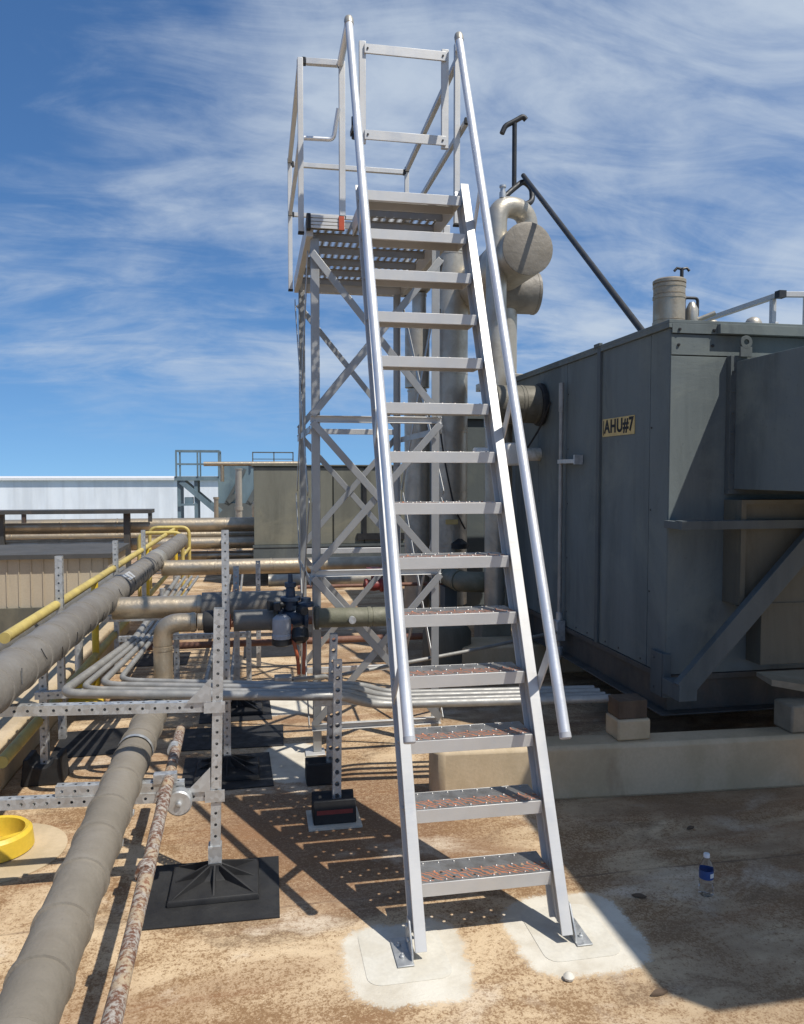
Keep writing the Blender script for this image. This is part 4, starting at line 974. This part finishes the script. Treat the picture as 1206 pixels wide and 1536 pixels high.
# yellow ring
yg = thing('drain_ring', 'bright yellow cast ring lying on a round tan patch at left', 'ring', (-1.13, 3.80, 0))
mb = MB(); mb.lathe([(.155, .008), (.172, .012), (.165, .085), (.150, .10), (.135, .095), (.130, .03), (.125, .008)], (-1.19, 3.77, 0), n=40, caps=False); mb.build('rim', 'yellow_paint', yg)
mb = MB(); mb.bar((-1.31, 3.70, .03), (-1.07, 3.84, .03), .03, .035); mb.bar((-1.26, 3.88, .03), (-1.12, 3.66, .03), .03, .034); mb.build('spider', 'yellow_paint', yg)
mb = MB(); mb.lathe([(.30, .001), (.30, .005), (.29, .007)], (-1.17, 3.74, 0), n=48)
tag(mb.build('round_patch', 'cream_coating', None, (-1.1, 3.8, 0)), 'round tan membrane patch under the yellow ring', 'patch')
# membrane patches at the ladder feet
def rpatch(x0, x1, y0, y1, label):
    r = .05; p = []
    for cx, cy, a0 in ((x1-r, y1-r, 0), (x0+r, y1-r, PI/2), (x0+r, y0+r, PI), (x1-r, y0+r, 1.5*PI)):
        for k in range(6): a = a0+k*PI/10; p.append((cx+r*math.cos(a), cy+r*math.sin(a)))
    mb = MB(); mb.prism(p, 'z', .0004, .0018); tag(mb.build('membrane_patch', 'membrane', None, ((x0+x1)/2, (y0+y1)/2, 0)), label, 'patch', 'membrane patches under the ladder feet')
rpatch(.36, .66, 2.51, 2.84, 'white membrane patch under the left ladder foot')
rpatch(1.00, 1.29, 2.52, 2.86, 'white membrane patch under the right ladder foot')

# ================================================================== FAR BACKGROUND
GP = 'long clad pipes crossing the back of the roof'
for y, z, r, x0, x1, lab in ((14.0, .83, .125, -14, .3, 'upper and thickest clad pipe crossing the far roof'), (13.8, .53, .105, -14, .3, 'second clad pipe crossing the far roof below the thickest'), (13.9, .30, .085, -1.7, .4, 'third clad pipe near the far olive unit'), (14.4, .62, .08, -14, .3, 'shaded clad pipe between the two bright far pipes')):
    mb = MB(); jacketed(mb, [(x0, y, z), (x1, y, z)], r, .9, .005, 20); tag(mb.build('insulated_pipe', 'pipe_jacket', None, (x0, y, z)), lab, 'pipe', GP)
for z, lab in ((.17, 'upper thin yellow pipe below the far clad pipes'), (.10, 'lower thin yellow pipe near the far roof surface')):
    mb = MB(); mb.tube([(-1.5, 13.6, z), (.2, 13.6, z)], .035, 10); tag(mb.build('gas_pipe', 'faded_yellow', None, (-1.5, 13.6, z)), lab, 'pipe', 'thin yellow pipes at the back')
ct = thing('cable_tray', 'dark flat cable tray on posts above the far pipes at left', 'tray', (-4, 13.6, 0))
mb = MB(); mb.box(-12, -1.68, 13.4, 13.8, 1.07, 1.13); mb.build('tray', 'stained_steel', ct)
for x in (-10, -7, -4.05, -2.1):
    mb = MB(); mb.box(x-.05, x+.05, 13.55, 13.65, 0, 1.069); mb.build('post', 'stained_steel', ct)
    mb = MB(); mb.box(x+.36, x+.42, 13.42, 13.48, .93, 1.069); mb.build('hanger', 'stained_steel', ct)
lw2 = thing('low_penthouse', 'low tan ribbed wall with dark flat roof at the left', 'building', (-3.5, 9.6, 0))
mb = MB(); mb.box(-7, -1.60, 9.02, 10.2, 0, .80)
for k in range(44): mb.box(-6.95+k*.123, -6.94+k*.123, 9.010, 9.0195, .28, .80)
mb.build('wall', 'tan_siding', lw2)
mb = MB(); mb.box(-7.1, -1.56, 8.95, 10.3, .801, .85); mb.build('roof', 'dark_roofing', lw2)
mb = MB(); mb.box(-7, -1.58, 8.98, 9.0194, 0, .27); mb.build('base_course', 'olive_paint', lw2)
fo = thing('air_handling_unit', 'far olive grey unit with door seams behind the ladder tower', 'air handler', (1.3, 13, 0))
mb = MB(); mb.box(-.02, 2.9, 12.03, 15, .25, 1.84); mb.build('casing', 'far_olive_paint', fo)
for a, b_ in ((-.02, 1.17), (1.19, 1.66), (1.68, 2.9)):
    mb = MB(); mb.box(a, b_, 12.0, 12.029, .64, 1.82); mb.build('door', 'far_olive_paint', fo, bevel=.006)
mb = MB(); mb.box(-.03, 2.9, 11.98, 12.028, .27, .60); mb.box(-.04, 2.92, 11.97, 12.028, .602, .637); mb.build('base', 'slate_steel', fo)
mb = MB(); mb.box(-.05, 2.93, 11.97, 15, 1.841, 1.86); mb.build('roof', 'far_olive_paint', fo)
mb = MB(); mb.box(1.64, 1.70, 11.97, 11.999, .8, 1.7); mb.box(1.55, 2.3, 11.97, 11.995, .70, .80); mb.build('louver', 'black_iron', fo)
tp = MB(); tp.tube([(-.78, 12.5, 1.875), (.75, 12.5, 1.885)], .035, 12); tp.tube([(-.5, 12.5, 1.6), (-.5, 12.5, 1.87)], .03, 10)
tag(tp.build('tan_pipe', 'pipe_jacket', None, (0, 12.5, 1.87)), 'thin tan pipe laid along the top of the far olive unit', 'pipe')
# far steel platform
sp = thing('steel_platform', 'blue grey steel platform with railings and ladder beyond the far pipes', 'platform', (-1.4, 20, 0))
X0, X1, Y0, Y1, FZ = -1.86, -.86, 19.5, 20.5, 1.66
mb = MB(); mb.box(X0-.05, X1, Y0, Y1, FZ-.10, FZ); mb.build('deck', 'blue_steel', sp)
for x in (X0+.05, X0+.45):
    for y in (Y0+.1, Y1-.1):
        mb = MB(); mb.box(x-.04, x+.04, y-.04, y+.04, 0, FZ-.101); mb.build('column', 'blue_steel', sp)
mb = MB(); mb.bar((X0+.1, Y0+.05, FZ-.12), (X1, Y0+.05, .75), .06, .12); mb.bar((X0+.1, Y1-.05, FZ-.12), (X1, Y1-.05, .75), .06, .12); mb.build_each('brace', 'blue_steel', sp)
mb = MB()
for x, y in ((X0, Y0), (X0, Y1), ((X0+X1)/2, Y0), ((X0+X1)/2, Y1), (X1, Y0), (X1, Y1)): mb.box(x-.02, x+.02, y-.02, y+.02, FZ, FZ+.62)
for z in (FZ+.3, FZ+.62):
    mb.bar((X0, Y0, z), (X1, Y0, z), .035, .035); mb.bar((X0, Y1, z), (X1, Y1, z), .035, .035); mb.bar((X0, Y0, z), (X0, Y1, z), .035, .035); mb.bar((X1, Y0, z), (X1, Y1, z), .035, .035)
mb.build('railing', 'blue_steel', sp)
mb = MB(); mb.box(X0+.05, X0+.45, Y0, Y0+.03, .95, 1.0); mb.box(X0+.0, X0+.5, Y0, Y0+.03, .55, .60); mb.box(X0+.18, X0+.38, Y0+.05, Y0+.3, 1.0, 1.15); mb.build('rung', 'blue_steel', sp)
fu = thing('cooling_unit', 'blue grey cooling unit between the steel platform and the far olive unit', 'unit', (0, 21.5, 0))
mb = MB(); mb.box(-.95, 3, 21, 24, .5, 1.93); mb.build('casing', 'blue_steel', fu)
mb = MB(); mb.box(-.98, 3, 20.95, 20.999, .35, .95); mb.build('base', 'slate_steel', fu)
mb = MB()
for x in (-.75, -.2, .25): mb.bar((x, 20.96, .95), (x+.5, 20.96, 1.85), .04, .08); mb.bar((x+.05, 20.95, .98), (x+.3, 20.95, 1.2), .05, .12)
mb.build('brace', 'slate_steel', fu)
mb = MB()
for x in (-.05, .5, 1.0): mb.box(x-.015, x+.015, 20.9, 20.93, 1.931, 2.3)
mb.box(-.05, 1.0, 20.9, 20.93, 2.27, 2.30); mb.box(-.05, 1.0, 20.9, 20.93, 2.1, 2.12); mb.build('railing', 'slate_steel', fu)
for x, y, z1, r, mt, lab in ((-.36, 18.0, 1.82, .075, 'steel_jacket', 'tall pale upright pipe in front of the blue cooling unit'), (-.86, 18.0, 1.15, .05, 'pipe_jacket', 'short tan upright pipe by the steel platform'), (-.02, 17.6, .98, .05, 'pipe_jacket', 'short tan upright pipe with bent top by the olive unit')):
    mb = MB(); mb.tube([(x, y, 0), (x, y, z1)], r, 12)
    if 'bent' in lab: mb.tube(bend([(x, y, z1-.02), (x, y, z1+.1), (x+.14, y, z1+.14)], .08), r, 12)
    elif r > .06: mb.tube([(x, y, z1), (x, y, z1+.02)], r*1.2, 12); mb.tube([(x, y, .9), (x, y, .98)], r*1.25, 12)
    else: mb.tube([(x, y, z1), (x, y, z1+.05)], r*1.3, 12)
    tag(mb.build('upright_pipe', mt, None, (x, y, 0)), lab, 'pipe', 'upright pipes at the back')
rv = thing('red_valve', 'small red valve on the pipe behind the tower leg', 'valve', (1.05, 8.0, .6))
mb = MB(); mb.lathe([(.04, -.1), (.07, -.09), (.07, -.07), (.05, -.05), (.06, 0), (.05, .05), (.07, .07), (.07, .09), (.04, .1)], (1.15, 7.6, .62), (1, 0, 0), 16); mb.lathe([(.03, 0), (.03, .1), (.08, .11), (.08, .125)], (1.15, 7.6, .67), n=16); mb.build('body', 'red_paint', rv)
mb = MB(); mb.tube([(.4, 7.6, .62), (1.9, 7.6, .62)], .018, 12); mb.build('tube', 'rust_brown', rv)
fp = MB(); jacketed(fp, [(.15, 9.6, .42), (1.5, 9.6, .42)], .075, .5, .004, 20); tag(fp.build('insulated_pipe', 'steel_jacket', None, (.15, 9.6, .4)), 'grey clad pipe low between the tower legs and the far unit', 'pipe')
fx = MB(); fx.box(-.05, .55, 9.2, 9.5, .18, .30); tag(fx.build('pale_slab', 'cream_coating', None, (.2, 9.3, .2), bevel=.01), 'pale flat slab lying beyond the blue valve', 'slab')

# ================================================================== SMALL THINGS ON THE ROOF
wbt = thing('water_bottle', 'clear plastic water bottle with blue label standing in the shade', 'bottle', (1.81, 2.81, 0))
BX, BY = 1.80, 2.83
mb = MB(); mb.lathe([(.024, .001), (.028, .006), (.028, .042), (.026, .046), (.028, .050), (.028, .108), (.026, .122), (.014, .146), (.011, .152), (.011, .158)], (BX, BY, 0), n=24); mb.build('body', 'clear_plastic', wbt)
mb = MB(); mb.lathe([(.0286, .072), (.0286, .108)], (BX, BY, 0), n=24, caps=False); mb.build('label', 'label_blue', wbt)
mb = MB(); mb.lathe([(.0125, .157), (.0125, .170), (.011, .172)], (BX, BY, 0), n=18); mb.build('cap', 'label_white', wbt)
mb = MB(); mb.lathe([(.0289, .080), (.0289, .098)], (BX, BY, 0), n=24, caps=False)
mb.f = [f for i, f in enumerate(mb.f) if i % 24 in (12, 13, 14)]; mb.build('label_print', 'label_white', wbt)
rk = MB(); rk.lathe([(.006, 0), (.018, .004), (.02, .012), (.012, .022), (.004, .026)], (1.035, 2.425, 0), n=9)
tag(rk.build('pebble', 'membrane', None, (1.03, 2.42, 0)), 'small white lump at the edge of the right foot patch', 'debris')
def litter(x, y, s, a, label):
    mb = MB(); d = Vector((math.cos(a), math.sin(a), 0)); n = Vector((-d.y, d.x, 0)); c = Vector((x, y, .004))
    mb.loft([[c+d*s*t+n*s*w*.35, c+d*s*t-n*s*w*.35, c+d*s*t-n*s*w*.3+Vector((0, 0, .006)), c+d*s*t+n*s*w*.3+Vector((0, 0, .01*(1-t*t)))] for t, w in ((-1, .1), (-.4, .8), (.3, 1), (.8, .6), (1, .1))])
    tag(mb.build('leaf', 'timber', None, (x, y, 0)), label, 'leaf', 'dead leaves on the shaded roof')
litter(2.06, 3.38, .025, .3, 'small dark leaf nearest the curb in the shade')
litter(1.30, 2.30, .035, .2, 'dark leaf near the front corner of the shade')
litter(1.52, 2.86, .03, -.4, 'dark leaf left of the water bottle')
litter(2.27, 2.80, .035, -.3, 'dark leaf right of the water bottle')
litter(2.46, 2.86, .025, .1, 'small dark leaf at the far right in the shade')
